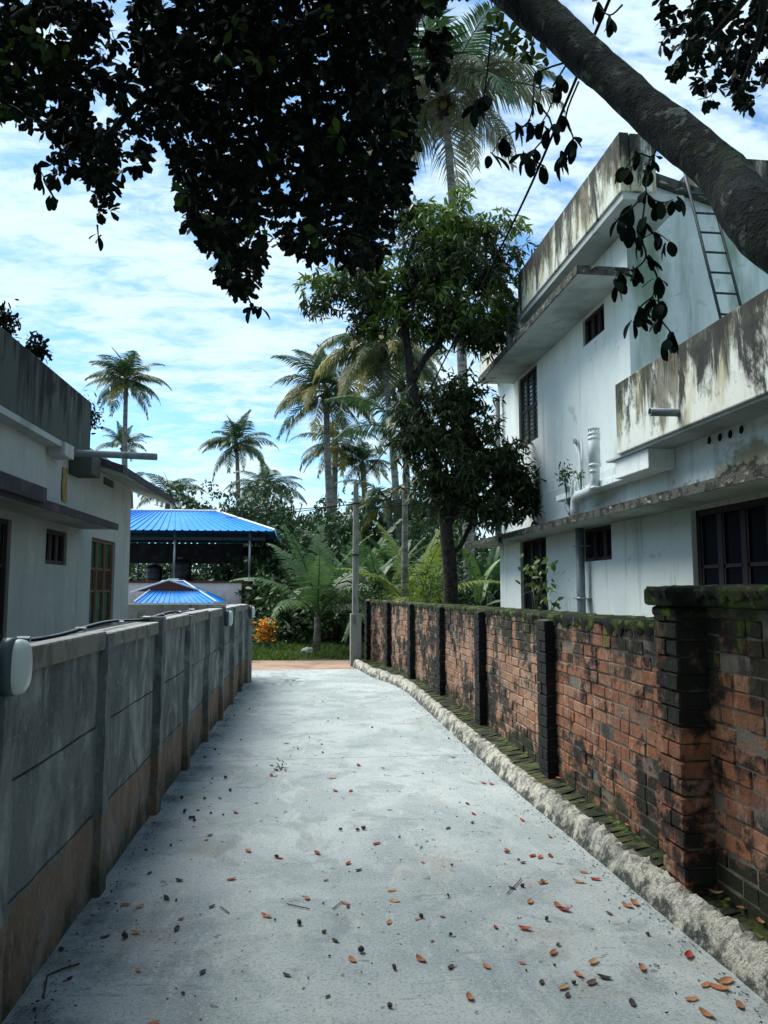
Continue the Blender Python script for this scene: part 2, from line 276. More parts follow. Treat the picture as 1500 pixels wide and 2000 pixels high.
def npmesh(name, V, Fq, m, smooth=False):
    me = bpy.data.meshes.new(name); V = np.asarray(V, np.float32); me.vertices.add(len(V)); me.vertices.foreach_set('co', V.ravel())
    lens = np.concatenate([np.full(len(f), f.shape[1]) for f in Fq]); loops = np.concatenate([f.ravel() for f in Fq])
    me.loops.add(len(loops)); me.loops.foreach_set('vertex_index', loops.astype(np.int32))
    me.polygons.add(len(lens)); me.polygons.foreach_set('loop_start', np.concatenate([[0], np.cumsum(lens)[:-1]]).astype(np.int32))
    me.update(calc_edges=True); me.validate(); me.materials.append(MAT[m])
    if smooth: me.polygons.foreach_set('use_smooth', [True] * len(me.polygons))
    return me
def unit(a): return a / (np.linalg.norm(a, axis=-1, keepdims=True) + 1e-9)
def leafmesh(name, P, D, L, wr, m, shape='obov', fold=.25):
    """many leaves, each three faces folded on the midrib: P base, D direction, L length, wr width ratio"""
    n = len(P); D = unit(D); nr = unit(np.cross(D, unit(rng.normal(size=(n, 3)) + [0, 0, 1.6]))); up = np.cross(nr, D)
    L = np.asarray(L).reshape(-1, 1) * np.ones((n, 1)); w = L * wr
    t1, w1, t2, w2 = (.35, .34, .75, .48) if shape == 'obov' else (.25, .5, .68, .36) if shape == 'lance' else (.3, .5, .7, .42)
    dr = -fold * L * up
    V = np.stack([P, P + D * L * t1 + nr * w * w1 + dr * .1, P + D * L * t1 - nr * w * w1 + dr * .1, P + D * L * t2 + nr * w * w2 + dr * .5, P + D * L * t2 - nr * w * w2 + dr * .5, P + D * L + dr], 1).reshape(-1, 3)
    b = (np.arange(n) * 6)[:, None]
    return npmesh(name, V, [np.concatenate([b + [0, 2, 1], b + [3, 4, 5]]), b + [1, 2, 4, 3]], m)
def rosettes(Cn, k, L, spread=.35, droop=.35):
    """k leaves round each centre"""
    n = len(Cn); ax = unit(rng.normal(size=(n, 3)) * .6 + [0, 0, -.1]); C_ = np.repeat(Cn, k, 0); A = np.repeat(ax, k, 0)
    D = unit(unit(rng.normal(size=(n * k, 3))) + A * .7 + [0, 0, -droop]); P = C_ + D * L * .12 + A * rng.uniform(-.5, .5, (n * k, 1)) * L * spread
    return P, D, rng.uniform(.7, 1.15, n * k) * L
def wallgrid(mb, x, s, y0, y1, z0, z1, holes=(), depth=.18):
    """wall face in the plane x, looking to -s, with rectangular openings and their reveals"""
    ys = sorted({y0, y1, *[h[0] for h in holes], *[h[1] for h in holes]}); zs = sorted({z0, z1, *[h[2] for h in holes], *[h[3] for h in holes]})
    for a, b in zip(ys, ys[1:]):
        for c, d in zip(zs, zs[1:]):
            my, mz = (a + b) / 2, (c + d) / 2
            if not any(h[0] < my < h[1] and h[2] < mz < h[3] for h in holes): mb.quad((x, a, c), (x, b, c), (x, b, d), (x, a, d))
    X = x + s * depth
    for h in holes:
        a, b, c, d = h; mb.quad((x, a, c), (X, a, c), (X, a, d), (x, a, d)); mb.quad((x, b, c), (X, b, c), (X, b, d), (x, b, d)); mb.quad((x, a, c), (X, a, c), (X, b, c), (x, b, c)); mb.quad((x, a, d), (X, a, d), (X, b, d), (x, b, d))
def window(parent, x, s, y0, y1, z0, z1, n, trans, fm, gm, bars=0, fw=.055, name='window', vb=0, label=None):
    q = MB(); a, b = sorted((x + s * .015, x + s * .075))
    q.box(a, b, y0, y0 + fw, z0, z1); q.box(a, b, y1 - fw, y1, z0, z1); q.box(a, b, y0 + fw, y1 - fw, z0, z0 + fw); q.box(a, b, y0 + fw, y1 - fw, z1 - fw, z1)
    w = (y1 - y0 - fw) / n; a2, b2 = sorted((x + s * .02, x + s * .07))
    for i in range(1, n): q.box(a2, b2, y0 + w * i, y0 + w * i + fw, z0 + fw, z1 - fw)
    o = q.build(name, fm, parent, bevel=.004, label=label)
    a3, b3 = sorted((x + s * .027, x + s * .063)); zc = [z0 + fw] + [z0 + (z1 - z0) * t for t in trans] + [z1 - fw]
    for i in range(n):
        u0, u1 = y0 + w * i + fw, y0 + w * (i + 1)
        r = MB(); sw = .03
        for z_ in zc[1:-1]: r.box(a3, b3, u0 + .001, u1 - .001, z_ - .018, z_ + .018)
        r.box(a3, b3, u0 + .001, u0 + sw, z0 + fw + .001, z1 - fw - .001); r.box(a3, b3, u1 - sw, u1 - .001, z0 + fw + .001, z1 - fw - .001)
        r.build('shutter_frame', fm, o)
        for j in range(len(zc) - 1):
            p = MB(); X = x + s * (.045 + .001 * j); p.box(min(X, X + s * .006), max(X, X + s * .006), u0 + sw * .9, u1 - sw * .9, zc[j] + .01, zc[j + 1] - .01); p.build('pane', gm, o)
        if vb:
            r = MB()
            for j in range(vb): yy = u0 + (u1 - u0) * (j + 1) / (vb + 1); r.box(*sorted((x + s * .03, x + s * .042)), yy - .008, yy + .008, zc[1 if len(zc) > 3 else 0], zc[-2 if len(zc) > 3 else -1])
            r.build('window_bars', fm, o)
        if bars:
            r = MB()
            for j in range(bars): z_ = z0 + fw + (z1 - z0 - 2 * fw) * (j + .5) / bars; r.box(*sorted((x + s * .032, x + s * .04)), u0 + .02, u1 - .02, z_ - .006, z_ + .006)
            r.build('louvre_bars', fm, o)
    return o
def nz(x, y, z=0, s=1): return noise.noise((x * s, y * s, z * s))
# ------------------------------------------------------------------ ground, lane, road
g = MB(); g.quad((-400, -200, -.02), (400, -200, -.02), (400, 900, -.02), (-400, 900, -.02)); g.build('ground', 'soil', kind='structure')
road = MB(); road.grid([[(x, 15.55 + .12 * nz(x, 3, 0, .8) + (.03 * x), -.008), (x, 17.75 + .25 * nz(x, 9, 0, .7) + .02 * x, -.008)] for x in np.arange(-40, 40, .5)]); road.build('dirt_road', 'dirt', kind='structure')
lane = empty('lane', kind='structure')
KERB = [(1.86, -6), (1.86, 2.9), (1.83, 4), (1.77, 6.5), (1.77, 12), (1.7, 12.9), (1.42, 14.2), (1.22, 16.25)]
def pl(P, y):
    for (a, b), (c, d) in zip(P, P[1:]):
        if b <= y <= d: return a + (c - a) * (y - b) / (d - b)
    return P[-1][0] if y > P[-1][1] else P[0][0]
edges = [-6, 1.2, 7.5, 15.6]
for i in range(3):
    q = MB(); rows = []
    for y in np.linspace(edges[i] + .004, edges[i + 1] - .004, 24):
        e = 0 if i < 2 or y < edges[3] - .3 else .05 * nz(y, 0, 1, 5)
        l = -1.28 + math.tan(LA) * y - (0 if y < 13.2 else (y - 13.2) * .9)
        rows.append([(l + t * (pl(KERB, y) + .06 - l), y + e, .002 * nz(l + 3 * t, y, 0, 1.3)) for t in np.linspace(0, 1, 12)])
    rows = [[(r[0][0], r[0][1], -.03)] + r for r in rows]
    rows = [[(p[0], p[1] - .001, -.05) for p in rows[0]]] + rows + [[(p[0], p[1] + .001, -.05) for p in rows[-1]]]
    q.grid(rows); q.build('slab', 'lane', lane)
def patch(cx_, cy_, rx_, ry_, sd_):
    mb = MB(); c = (cx_, cy_, .0065); n = 40; P_ = [(cx_ + rx_ * math.cos(t) * (1 + 1.3 * nz(math.cos(t) * 2.6 + sd_, math.sin(t) * 2.6)), cy_ + ry_ * math.sin(t) * (1 + 1.1 * nz(math.cos(t) * 2.6, math.sin(t) * 2.6 + sd_)), .0065) for t in np.linspace(0, 2 * math.pi, n)]
    for a_, b_ in zip(P_, P_[1:]): mb.quad(c, a_, b_)
    mb.build('damp_patch', 'damp', lane)
patch(-.28, 14.2, .22, .75, 1); patch(-.05, 13.6, .16, .3, 4)
# kerb: rough hand-laid screed with a ragged crest
kb = MB(); rows = []
for y in np.arange(-5, 16.2, .022):
    x = pl(KERB, y); n = lambda a, s=9, k=1: k * nz(x * .3 + a, y, a, s)
    h = .14 + n(1, 2.5, .02) + n(2, 13, .022) + n(12, 40, .022); r = .075 + n(3, 3, .015) + n(4, 17, .03)
    rows.append([(x - .02 + n(5, 7, .008), y, -.01), (x - .005 + n(11, 15, .006), y, h * .2), (x + .012 + n(6, 16, .007), y, h * .5), (x + .03 + n(7, 20, .008), y, h * .8), (x + r * .6 + n(8, 30, .01), y, h * .96), (x + r + .01, y, h + n(9, 30, .02)), (x + r + .045, y, h - .03), (x + r + .06, y, .02)])
kb.grid(rows); kb.build('kerb', 'screed', kind='structure')
# ------------------------------------------------------------------ bricks
def brick_mesh(i):
    bm = bmesh.new(); bmesh.ops.create_cube(bm, size=1)
    bm.transform(Matrix.Diagonal((.1, .228, .078, 1)))
    for v_ in bm.verts: v_.co += Vector((R_(-.003, .003), R_(-.005, .005), R_(-.004, .004)))
    bmesh.ops.bevel(bm, geom=list(bm.edges), offset=R_(.004, .008), segments=1, affect='EDGES')
    me = bpy.data.meshes.new('brick'); bm.to_mesh(me); bm.free(); me.materials.append(MAT['brick']); return me
BM = [brick_mesh(i) for i in range(10)]
BMD = []; BMM = []
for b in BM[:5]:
    b2 = b.copy(); b2.materials[0] = MAT['brick_black']; BMD.append(b2); b2 = b.copy(); b2.materials[0] = MAT['brick_mossy']; BMM.append(b2)
BMF = []
for b in BM[:5]:
    BMF.append((np.array([v_.co[:] for v_ in b.vertices]), [tuple(p.vertices) for p in b.polygons]))
class Bricks:
    def __init__(s, parent): s.p = parent; s.L = []
    def add(s, x, y, z, ry=0, sc=(1, 1, 1), tilt=0, dk=0): s.L.append((y, x, z, ry, sc, tilt, dk))
    def flush(s, limit=300, key=None):
        s.L.sort(key=key or (lambda b: b[0] - 100 * b[6])); V = []; Fs = []
        for i, (y, x, z, ry, sc, ti, dk) in enumerate(s.L):
            M = Matrix.Translation((x, y, z)) @ Matrix.Rotation(ry, 4, 'Z') @ Matrix.Rotation(ti, 4, 'Y') @ Matrix.Diagonal((*sc, 1))
            if i < limit or dk:
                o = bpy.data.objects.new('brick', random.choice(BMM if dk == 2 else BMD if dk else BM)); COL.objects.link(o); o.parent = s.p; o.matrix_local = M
            else:
                v_, f = random.choice(BMF); b = len(V); Mn = np.array(M); V += [tuple(p) for p in (v_ @ Mn[:3, :3].T + Mn[:3, 3])]; Fs += [tuple(b + k for k in q) for q in f]
        if V:
            me = bpy.data.meshes.new('brickwork'); me.from_pydata(V, [], Fs); me.materials.append(MAT['brick_far'])
            tag(link(bpy.data.objects.new('brickwork', me), s.p), kind='stuff')
WALL = [(2.08, -6), (2.08, 4), (2.12, 8), (2.13, 11), (2.0, 13), (1.85, 15), (1.55, 17.0)]
def face_dir(y): return math.atan2(-(pl(WALL, y + .2) - pl(WALL, y - .2)), .4)
def brick_run(B, y0, y1, z0, z1, course=.0855, L=.242):
    n = int(round((z1 - z0) / course))
    for c in range(n):
        y = y0 - (L / 2 if c % 2 else 0) + R_(-.02, .02); z = z0 + course * (c + .5)
        while y < y1 + L / 2 - .02:
            ln_ = L * (1 if random.random() > .22 else .52)
            a, b = max(y, y0), min(y + ln_, y1)
            if b - a > .05:
                m = (a + b) / 2; B.add(pl(WALL, m) + .05 + R_(-.006, .006), m, z + R_(-.002, .002), face_dir(m) + R_(-.012, .012), (1, (b - a - .009) / .228, 1), R_(-.01, .01))
            y += ln_
def pilaster(B, mb, y, z0, z1, depth=.075, ln_=.235, course=.0855):
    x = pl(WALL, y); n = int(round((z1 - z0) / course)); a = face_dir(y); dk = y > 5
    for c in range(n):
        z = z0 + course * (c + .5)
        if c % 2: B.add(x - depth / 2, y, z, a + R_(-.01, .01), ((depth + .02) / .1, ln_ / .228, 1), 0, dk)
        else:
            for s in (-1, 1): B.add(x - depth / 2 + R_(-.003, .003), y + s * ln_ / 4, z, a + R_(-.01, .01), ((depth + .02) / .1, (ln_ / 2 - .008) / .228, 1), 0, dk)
    mb.box(x - depth + .012, x + .05, y - ln_ / 2 + .012, y + ln_ / 2 - .012, z0 - .1, z1)
PILY = [6.2, 8.55, 10.95, 12.95, 14.95, 16.6]
low = empty('brick_wall', (2.1, 10, 0), 'long low weathered brick wall with dark pilasters and mossy top beside the lane', 'brick wall')
low.location = (0, 0, 0)
B = Bricks(low); brick_run(B, 3.98, 17.0, .09, 1.37)
core = MB(); ys = list(np.arange(3.98, 17.01, .5)) + [17.0]
top = lambda y: 1.40 - .006 * (y - 4)
core.grid([[(pl(WALL, y) + .3, y, -.05), (pl(WALL, y) + .3, y, top(y)), (pl(WALL, y) + .005, y, top(y)), (pl(WALL, y) + .005, y, -.05)] for y in ys])
core.quad((pl(WALL, 17) + .005, 17, -.05), (pl(WALL, 17) + .3, 17, -.05), (pl(WALL, 17) + .3, 17, top(17)), (pl(WALL, 17) + .005, 17, top(17)))
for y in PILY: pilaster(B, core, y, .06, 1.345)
core.build('mortar', 'mortar', low); B.flush(300)
def moss_strip(parent, y0, y1, x0f, x1, zf, over=.035, name='moss'):
    mb = MB(); rows = []
    for y in np.arange(y0, y1, .03):
        x0 = x0f(y); z = zf(y); k = lambda a, s, m_: m_ * nz(x0 + a, y, a, s)
        rows.append([(x0 - .008 + k(9, 20, .006), y, z - over - abs(k(7, 8, .11)) - k(8, 26, .03)), (x0 - .02 + k(1, 15, .012), y, z - over * .5), (x0 - .012 + k(2, 15, .012), y, z + .005 + k(3, 12, .012)), (x0 + .06, y, z + .012 + k(4, 16, .016)), ((x0 + x0 + x1) / 2, y, z + .012 + k(5, 16, .018)), (x0 + x1, y, z + .012 + k(6, 16, .015))])
    mb.grid(rows); return mb.build(name, 'moss', parent, smooth=True, kind='stuff')
moss_strip(low, 3.98, 17.0, lambda y: pl(WALL, y), .3, top)
# taller near stretch
tall = empty('brick_wall', (0, 0, 0), 'tall near brick wall section with thick mossy coping and corner pillar at the right', 'brick wall')
B = Bricks(tall); brick_run(B, -5, 3.73, .09, 1.46, .0855); core = MB(); core.box(2.085, 2.33, -5, 3.97, -.05, 1.505); pilaster(B, core, 3.85, .06, 1.51, .15, .245); core.build('mortar', 'mortar', tall)
B.flush(300, key=lambda b: -b[0])
cp = MB(); cp.box(2.015, 2.37, -5, 3.698, 1.51, 1.60); cp.build('coping', 'moss', tall, bevel=.02)
cp = MB(); cp.box(1.885, 2.4, 3.7, 4.02, 1.512, 1.605); cp.box(1.915, 2.37, 3.72, 3.995, 1.455, 1.51); cp.build('pillar_cap', 'moss', tall, bevel=.02)
moss_strip(tall, -3, 3.95, lambda y: 2.01 if y < 3.7 else 1.885, .36, lambda y: 1.603, .03)
# sloping footing bricks between kerb and wall
ft = empty('brick_footing', (0, 0, 0), 'row of moss covered footing bricks laid between the rough kerb and brick wall', 'footing')
B = Bricks(ft); y = 2.4
while y < 14.8:
    w = pl(WALL, y); k = pl(KERB, y) + .13
    if w - k > .06: B.add((w + k) / 2, y, .062 + R_(-.006, .006), face_dir(y) + R_(.15, .35), ((w - k) / .1, R_(.26, .34), 1), R_(-.12, .02), 2)
    y += .082
B.flush(300)
mb = MB(); mb.grid([[(pl(KERB, y) + .1, y, .075 + .01 * nz(y, 1, 0, 9)), (pl(WALL, y) - .06, y, .095 + .012 * nz(y, 2, 0, 9)), (pl(WALL, y) + .03, y, .12 + .03 * nz(y, 4, 0, 5))] for y in np.arange(-5, 16.6, .04)])
mb.build('moss_bed', 'moss', ft, smooth=True, kind='stuff')
for o in ft.children:
    if o.name.startswith('brick'): pass
# ------------------------------------------------------------------ left precast wall
pre = empty('precast_wall', mw=LM, label='grey precast concrete panel wall with posts along the left side of the lane', cat='boundary wall')
PU = [-3.9, -2.6, -1.25, .1, 1.45, 2.93, 4.35, 5.82, 7.18, 8.45, 9.78, 11.06, 12.4, 13.5]
HT = lambda u: 1.36 - .006 * max(u - 8, 0)
def rough_box(mb, x0, x1, y0, y1, z0, z1, nx=.0, k=.004):
    nzs, nys = max(2, int((z1 - z0) / .1)), max(2, int((y1 - y0) / .1))
    P = [[(x1 + k * nz(y * 2, z * 2, x1, 3) + nx, y, z) for z in np.linspace(z0, z1, nzs)] for y in np.linspace(y0, y1, nys)]
    mb.grid(P); mb.quad((x0, y0, z0), (x0, y0, z1), (x0, y1, z1), (x0, y1, z0))
    for r in (P[0], P[-1]):
        mb.grid([[(x0, p[1], p[2]) for p in r], r])
    mb.grid([[(x0, r[-1][1], r[-1][2]) for r in P], [r[-1] for r in P]]); mb.grid([[(x0, r[0][1], r[0][2]) for r in P], [r[0] for r in P]])
for i, u in enumerate(PU):
    mb = MB(); j = R_(-.008, .008); rough_box(mb, -1.26, -1.085 + j, u - .055, u + .065, -.05, HT(u) + (.035 if i in (5, 7, 10) else -.002), k=.012)
    mb.build('post', 'precast', pre, bevel=.006)
for a, b in zip(PU, PU[1:]):
    h = HT((a + b) / 2) - .085; zs = [-.03, .42, .87, h]
    for j in range(3):
        mb = MB(); off = R_(-.006, .006); rough_box(mb, -1.21, -1.135 + off, a + .066, b - .056, zs[j] + .006, zs[j + 1] - .004, k=.01)
        mb.build('panel', 'precast', pre, bevel=.01)
    mb = MB(); t = .012 * R_(-1, 1); mb.box(-1.27, -1.10 + t * .5, a + .068, b - .058, h, h + .095 + t); mb.build('coping', 'precast_cap', pre, bevel=.012)
# wall turning away at the end of the lane
turn = empty('precast_wall', label='pale block wall curving away left behind the precast wall at the lane end', cat='boundary wall')
TP = [(-.78, 13.55), (-.9, 14.1), (-1.2, 14.6), (-1.75, 14.9), (-2.5, 15.0), (-3.3, 15.05)]
for (a, b), (c, d) in zip(TP, TP[1:]):
    for j in range(4):
        mb = MB(); z0 = .33 * j; dx, dy = c - a, d - b; L = math.hypot(dx, dy); nx_, ny_ = -dy / L * .07, dx / L * .07; s = .004 / L
        P = [(a + dx * s, b + dy * s), (c - dx * s, d - dy * s)]
        z1 = z0 + .322; v0 = [(p[0] + q * nx_, p[1] + q * ny_, z) for z in (z0, z1) for q in (-1, 1) for p in P]
        mb.v = v0; mb.f = [(0, 1, 3, 2), (4, 6, 7, 5), (0, 4, 5, 1), (2, 3, 7, 6), (0, 2, 6, 4), (1, 5, 7, 3)]; mb.build('block', 'pole_concrete', turn, bevel=.006)
# conduit on the coping
for (u0, u1, dx, zt, lab) in ((3.05, 6.4, -1.215, .02, 'thin grey conduit lying along the near coping of the precast wall'), (6.1, 8.4, -1.24, .015, 'black cable pair resting on the precast wall coping beyond the tallest post')):
    o = empty('conduit', mw=LM, label=lab, cat='conduit')
    for off, r, mm in ((0, .0085, 'pvc_grey'), (.03, .006, 'wire')):
        mb = MB(); mb.tube([(dx + off + .012 * math.sin(u * 2.1 + off * 30), u, HT(u) + .012 + zt + .012 * math.sin(u * 3)) for u in np.linspace(u0, u1, 26)], r, 7); mb.build('tube', mm, o, smooth=True)
    for u in np.arange(u0 + .3, u1, .8):
        mb = MB(); mb.tube([(dx - .002, u, HT(u) + .014 + zt), (dx + .05, u, HT(u) + .014 + zt)], .011, 6); mb.build('clip', 'steel', o)
o = empty('conduit', mw=LM, label='black conduit stub ending above the nearest wall lamp at the left edge', cat='conduit')
mb = MB(); mb.tube([(-1.19, 2.2, 1.45), (-1.18, 2.86, 1.45), (-1.14, 2.9, 1.445), (-1.11, 2.91, 1.41)], .014, 8); mb.build('tube', 'black_plastic', o, smooth=True)
def lamp(u, x, zc, s, label):
    o = empty('wall_lamp', mw=LM, label=label, cat='wall lamp', group='oval lamps on the precast wall')
    def oval(name, m_, prof):                                # profile of (offset, scale) along x
        mb = MB(); n = 28; rows = []
        for (dx, k) in prof:
            rows.append([(x + dx * s, u + s * .055 * k * math.copysign(abs(math.cos(t)) ** .75, math.cos(t)), zc + s * .105 * k * math.copysign(abs(math.sin(t)) ** .8, math.sin(t))) for t in np.linspace(0, 2 * math.pi, n)])
        mb.grid(rows); mb.build(name, m_, o, smooth=True)
    oval('housing', 'lamp_body', [(0, .05), (0, 1), (.02, 1.02), (.045, 1.0), (.047, .9)])
    oval('cover', 'lamp_cover', [(.044, .95), (.055, .96), (.075, .9), (.088, .7), (.094, .4), (.096, .01)])
lamp(2.87, -1.085, 1.325, .97, 'large oval bulkhead lamp with pale cover at the left edge')
lamp(9.78, -1.07, 1.235, .95, 'small oval lamp with dark bracket on the middle of the precast wall')
lamp(13.5, -1.07, 1.2, .95, 'small pale lamp on the last post of the precast wall')
# ------------------------------------------------------------------ right house
hs = empty('house', label='white two storey house with black rain streaked parapets behind the brick wall', cat='house')
X = 4.2
wins = [(12.52, 14.02, 1.1, 2.5), (9.83, 10.9, 1.99, 2.47), (5.6, 7.74, 1.0, 2.43), (1.5, 3.6, 1.0, 2.43)]
mb = MB(); wallgrid(mb, X, 1, -3, 15.46, 0, 2.5, wins); mb.quad((X, 15.46, 0), (12, 15.46, 0), (12, 15.46, 3.2), (X, 15.46, 3.2)); mb.build('wall', 'plaster', hs)
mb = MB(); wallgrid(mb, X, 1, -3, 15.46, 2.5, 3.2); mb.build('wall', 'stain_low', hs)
up = [(9.85, 10.64, 5.15, 5.56), (12.82, 13.95, 4.23, 5.57)]
mb = MB(); wallgrid(mb, X, 1, 9.08, 15.46, 3.2, 6.5, up); mb.quad((X, 15.46, 3.2), (12, 15.46, 3.2), (12, 15.46, 6.5), (X, 15.46, 6.5)); mb.build('wall', 'plaster', hs)
box('room_back', 'dark_slab', hs, 4.6, 4.7, -3, 15.4, 0, 3.1); box('room_back', 'dark_slab', hs, 4.6, 4.7, 9.2, 15.4, 3.3, 6.2)
window(hs, X + .04, 1, 12.52, 14.02, 1.1, 2.5, 3, (.4,), 'wood_maroon', 'glass_dark')
window(hs, X + .04, 1, 9.83, 10.9, 1.99, 2.47, 3, (), 'wood_maroon', 'glass_dark')
window(hs, X + .04, 1, 5.6, 7.74, 1.0, 2.43, 5, (.58,), 'wood_maroon', 'glass_dark', fw=.07)
window(hs, X + .04, 1, 1.5, 3.6, 1.0, 2.43, 5, (.58,), 'wood_maroon', 'glass_dark', fw=.07)
window(hs, X + .02, 1, 9.85, 10.64, 5.15, 5.56, 3, (), 'wood_maroon', 'glass_dark')
window(hs, X + .02, 1, 12.82, 13.95, 4.23, 5.57, 3, (.5,), 'wood_maroon', 'glass_green', bars=16)
# gable wall
gz = lambda x: 6.9 - .29 * (x - 4.76)
mb = MB(); mb.quad((X, 9.08, 3.2), (9, 9.08, 3.2), (9, 9.08, gz(9) - .12), (X, 9.08, gz(X) - .12)); mb.build('gable_wall', 'plaster_gable', hs)
mb = MB(); mb.v = [(X + .02, 8.98, gz(X) - .12), (9, 8.98, gz(9) - .12), (9, 9.4, gz(9) - .12), (X + .02, 9.4, gz(X) - .12), (X + .02, 8.98, gz(X)), (9, 8.98, gz(9)), (9, 9.4, gz(9)), (X + .02, 9.4, gz(X))]; mb.f = [(0, 3, 2, 1), (4, 5, 6, 7), (0, 1, 5, 4), (1, 2, 6, 5), (2, 3, 7, 6), (3, 0, 4, 7)]; mb.build('gable_slab', 'slab_edge', hs)
box('roof', 'dark_slab', hs, X + .06, 12, 9.4, 15.46, 5.9, 6.2)
box('roof_tower', 'stain_roof', hs, 5.6, 8.5, 9.6, 12.5, 6.2, 7.62)
# roof parapet with cornice
box('roof_parapet', 'stain_roof', hs, 3.8, 3.92, 8.32, 12.56, 6.31, 7.05, bevel=.01); box('roof_parapet', 'stain_roof', hs, 3.922, 4.19, 8.3, 8.42, 6.31, 7.03, bevel=.01)
box('cornice', 'soffit', hs, 3.83, 4.6, 8.34, 12.6, 6.22, 6.308); box('roof_parapet', 'stain_roof', hs, 4.19, 4.3, 8.42, 9.07, 6.31, 7.0, bevel=.01)
box('roof_parapet', 'stain_roof', hs, 3.83, 4.197, 12.605, 15.5, 5.9, 6.5, bevel=.01, label='low dark far stretch of the roof parapet')
# sunshades
def shade(y0, y1, x0, z, t=.09):
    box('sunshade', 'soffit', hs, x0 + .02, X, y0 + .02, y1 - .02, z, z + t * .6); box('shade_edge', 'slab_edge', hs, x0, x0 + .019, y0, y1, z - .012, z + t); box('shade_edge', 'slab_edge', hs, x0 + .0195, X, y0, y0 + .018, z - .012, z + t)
    box('shade_top', 'slab_edge', hs, x0 + .02, X, y0 + .02, y1, z + t * .6 + .002, z + t + .004)
shade(9.02, 14.3, 3.5, 5.58, .1); shade(-3, 16.06, 3.6, 2.47, .085)
# terrace
box('terrace_parapet', 'stain_terrace', hs, 3.8, 3.93, -3, 8.66, 3.19, 4.04, bevel=.012); box('terrace_parapet', 'stain_terrace', hs, 3.932, X - .002, 8.54, 8.66, 3.19, 4.02, bevel=.01)
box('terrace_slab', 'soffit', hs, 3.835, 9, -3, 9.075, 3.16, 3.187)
box('terrace_beam', 'plaster', hs, 3.88, X - .002, 8.02, 8.9, 2.93, 3.158, bevel=.01); box('wall_ledge', 'plaster', hs, 3.98, X - .002, 8.905, 11.35, 2.93, 3.02, bevel=.01)
for k, (px, py) in enumerate(((1387, 860), (1408, 854), (1428, 848), (1450, 839))):
    p = at(px, py, X=X); mb = MB(); mb.tube([(X - .006, p.y, p.z), (X + .001, p.y, p.z)], .045, 16); mb.build('vent_hole', 'glass_dark', hs)
    mb = MB(); t = np.linspace(0, 2 * math.pi, 17); mb.grid([[(X - .012 + dx, p.y + math.cos(a) * r, p.z + math.sin(a) * r) for a in t] for dx, r in ((.011, .05), (0, .05), (0, .044), (.011, .044))]); mb.build('vent_ring', 'plaster', hs)
# pipework (fixed to the wall: parts)
def pipe(pts, r, m_='pvc_white', name='pipe', n=10):
    mb = MB(); mb.tube(pts, r, n); return mb.build(name, m_, hs, smooth=True)
def bend(pts, r=.08, k=4):
    pts = [Vector(p) for p in pts]; o = [pts[0]]
    for a, b, c in zip(pts, pts[1:], pts[2:]):
        u = b + (a - b).normalized() * min(r, (a - b).length / 2); w = b + (c - b).normalized() * min(r, (c - b).length / 2)
        o += [(u * (1 - t) + b * t) * (1 - t) + (b * (1 - t) + w * t) * t for t in np.linspace(0, 1, k + 2)]
    return o + [pts[-1]]
xp = 3.93
P = lambda px, py, x=xp: at(px, py, X=x)
a, b, c = P(1160, 846), P(1160, 955), P(1128, 975)
pipe(bend([a, Vector((xp, a.y, b.z)), Vector((xp, c.y + .12, b.z - .03)), Vector((xp, c.y + .12, 2.58))], .16, 6), .062)
pipe([a, a - Vector((0, 0, .42))], .076); 
for dz in (0, .06, .42, .5, .72): pipe([a + Vector((0, 0, .005 - dz)), a + Vector((0, 0, -.03 - dz))], .082 if dz < .45 else .07, name='pipe_collar', n=14)
for k in range(7):
    an = k / 7 * 6.28; mb = MB(); mb.tube([a + Vector((.07 * math.cos(an), .07 * math.sin(an), .005)), a + Vector((.07 * math.cos(an), .07 * math.sin(an), .05))], .008, 4); mb.build('vent_tooth', 'pvc_white', hs)
pipe([a + Vector((0, 0, .05)), a + Vector((0, 0, .062))], .08, name='vent_cap', n=14)
q1 = [P(1122, 868, 4.1), P(1132, 892, 4.1), P(1133, 925, 4.05), P(1119, 937), P(1116, 1005)]
pipe(bend(q1, .05), .02); pipe(bend([P(1136, 862, 4.12), P(1138, 930, 4.1)], .03), .018); pipe(bend([P(1125, 940), P(1124, 962), P(1140, 966)], .05), .022)
pipe(bend([P(1108, 950, 4.02), P(1108, 990, 4.02), P(1115, 1003)], .05), .04, 'pvc_grey')
pipe([P(1124, 870, 4.11) + Vector((0, 0, .0)), P(1123, 860, 4.16)], .03, 'pvc_grey', 'pipe_collar')
pa = at(1128, 1040, X=4.05); pipe([(4.08, pa.y, 2.465), (4.08, pa.y, .3)], .062, 'pvc_grey', 'downpipe')
for z in (1.45, 2.2): pipe([(4.08, pa.y, z), (4.08, pa.y, z + .03)], .07, 'steel', 'pipe_clip'); box('pipe_clip', 'steel', hs, 4.0, X, pa.y - .1, pa.y + .1, z + .008, z + .02)
pb = at(981, 800, X=4.08); pipe([(4.08, 15.1, 5.5), (4.08, 15.1, 2.6)], .07, 'pvc_grey', 'downpipe')
pipe(bend([(3.7, 12.75, 6.5), (3.7, 12.75, 5.9), (3.75, 12.8, 5.7)], .1), .06, 'pvc_grey', 'downpipe'); pipe([(3.7, 12.75, 6.5), (3.7, 12.75, 6.58)], .075, 'pvc_grey', 'pipe_collar')
sp_ = at(1325, 806, X=3.8); e = at(1288, 814, X=3.42); e.y = sp_.y; e.z = sp_.z - .01
mb = MB(); t = np.linspace(0, 2 * math.pi, 15)
mb.grid([[(x_, sp_.y + math.cos(a_) * r, sp_.z + math.sin(a_) * r) for a_ in t] for x_, r in ((3.8, .04), (3.5, .042), (3.5, .034), (3.78, .034))]); mb.build('rain_spout', 'pvc_grey', hs, smooth=True)
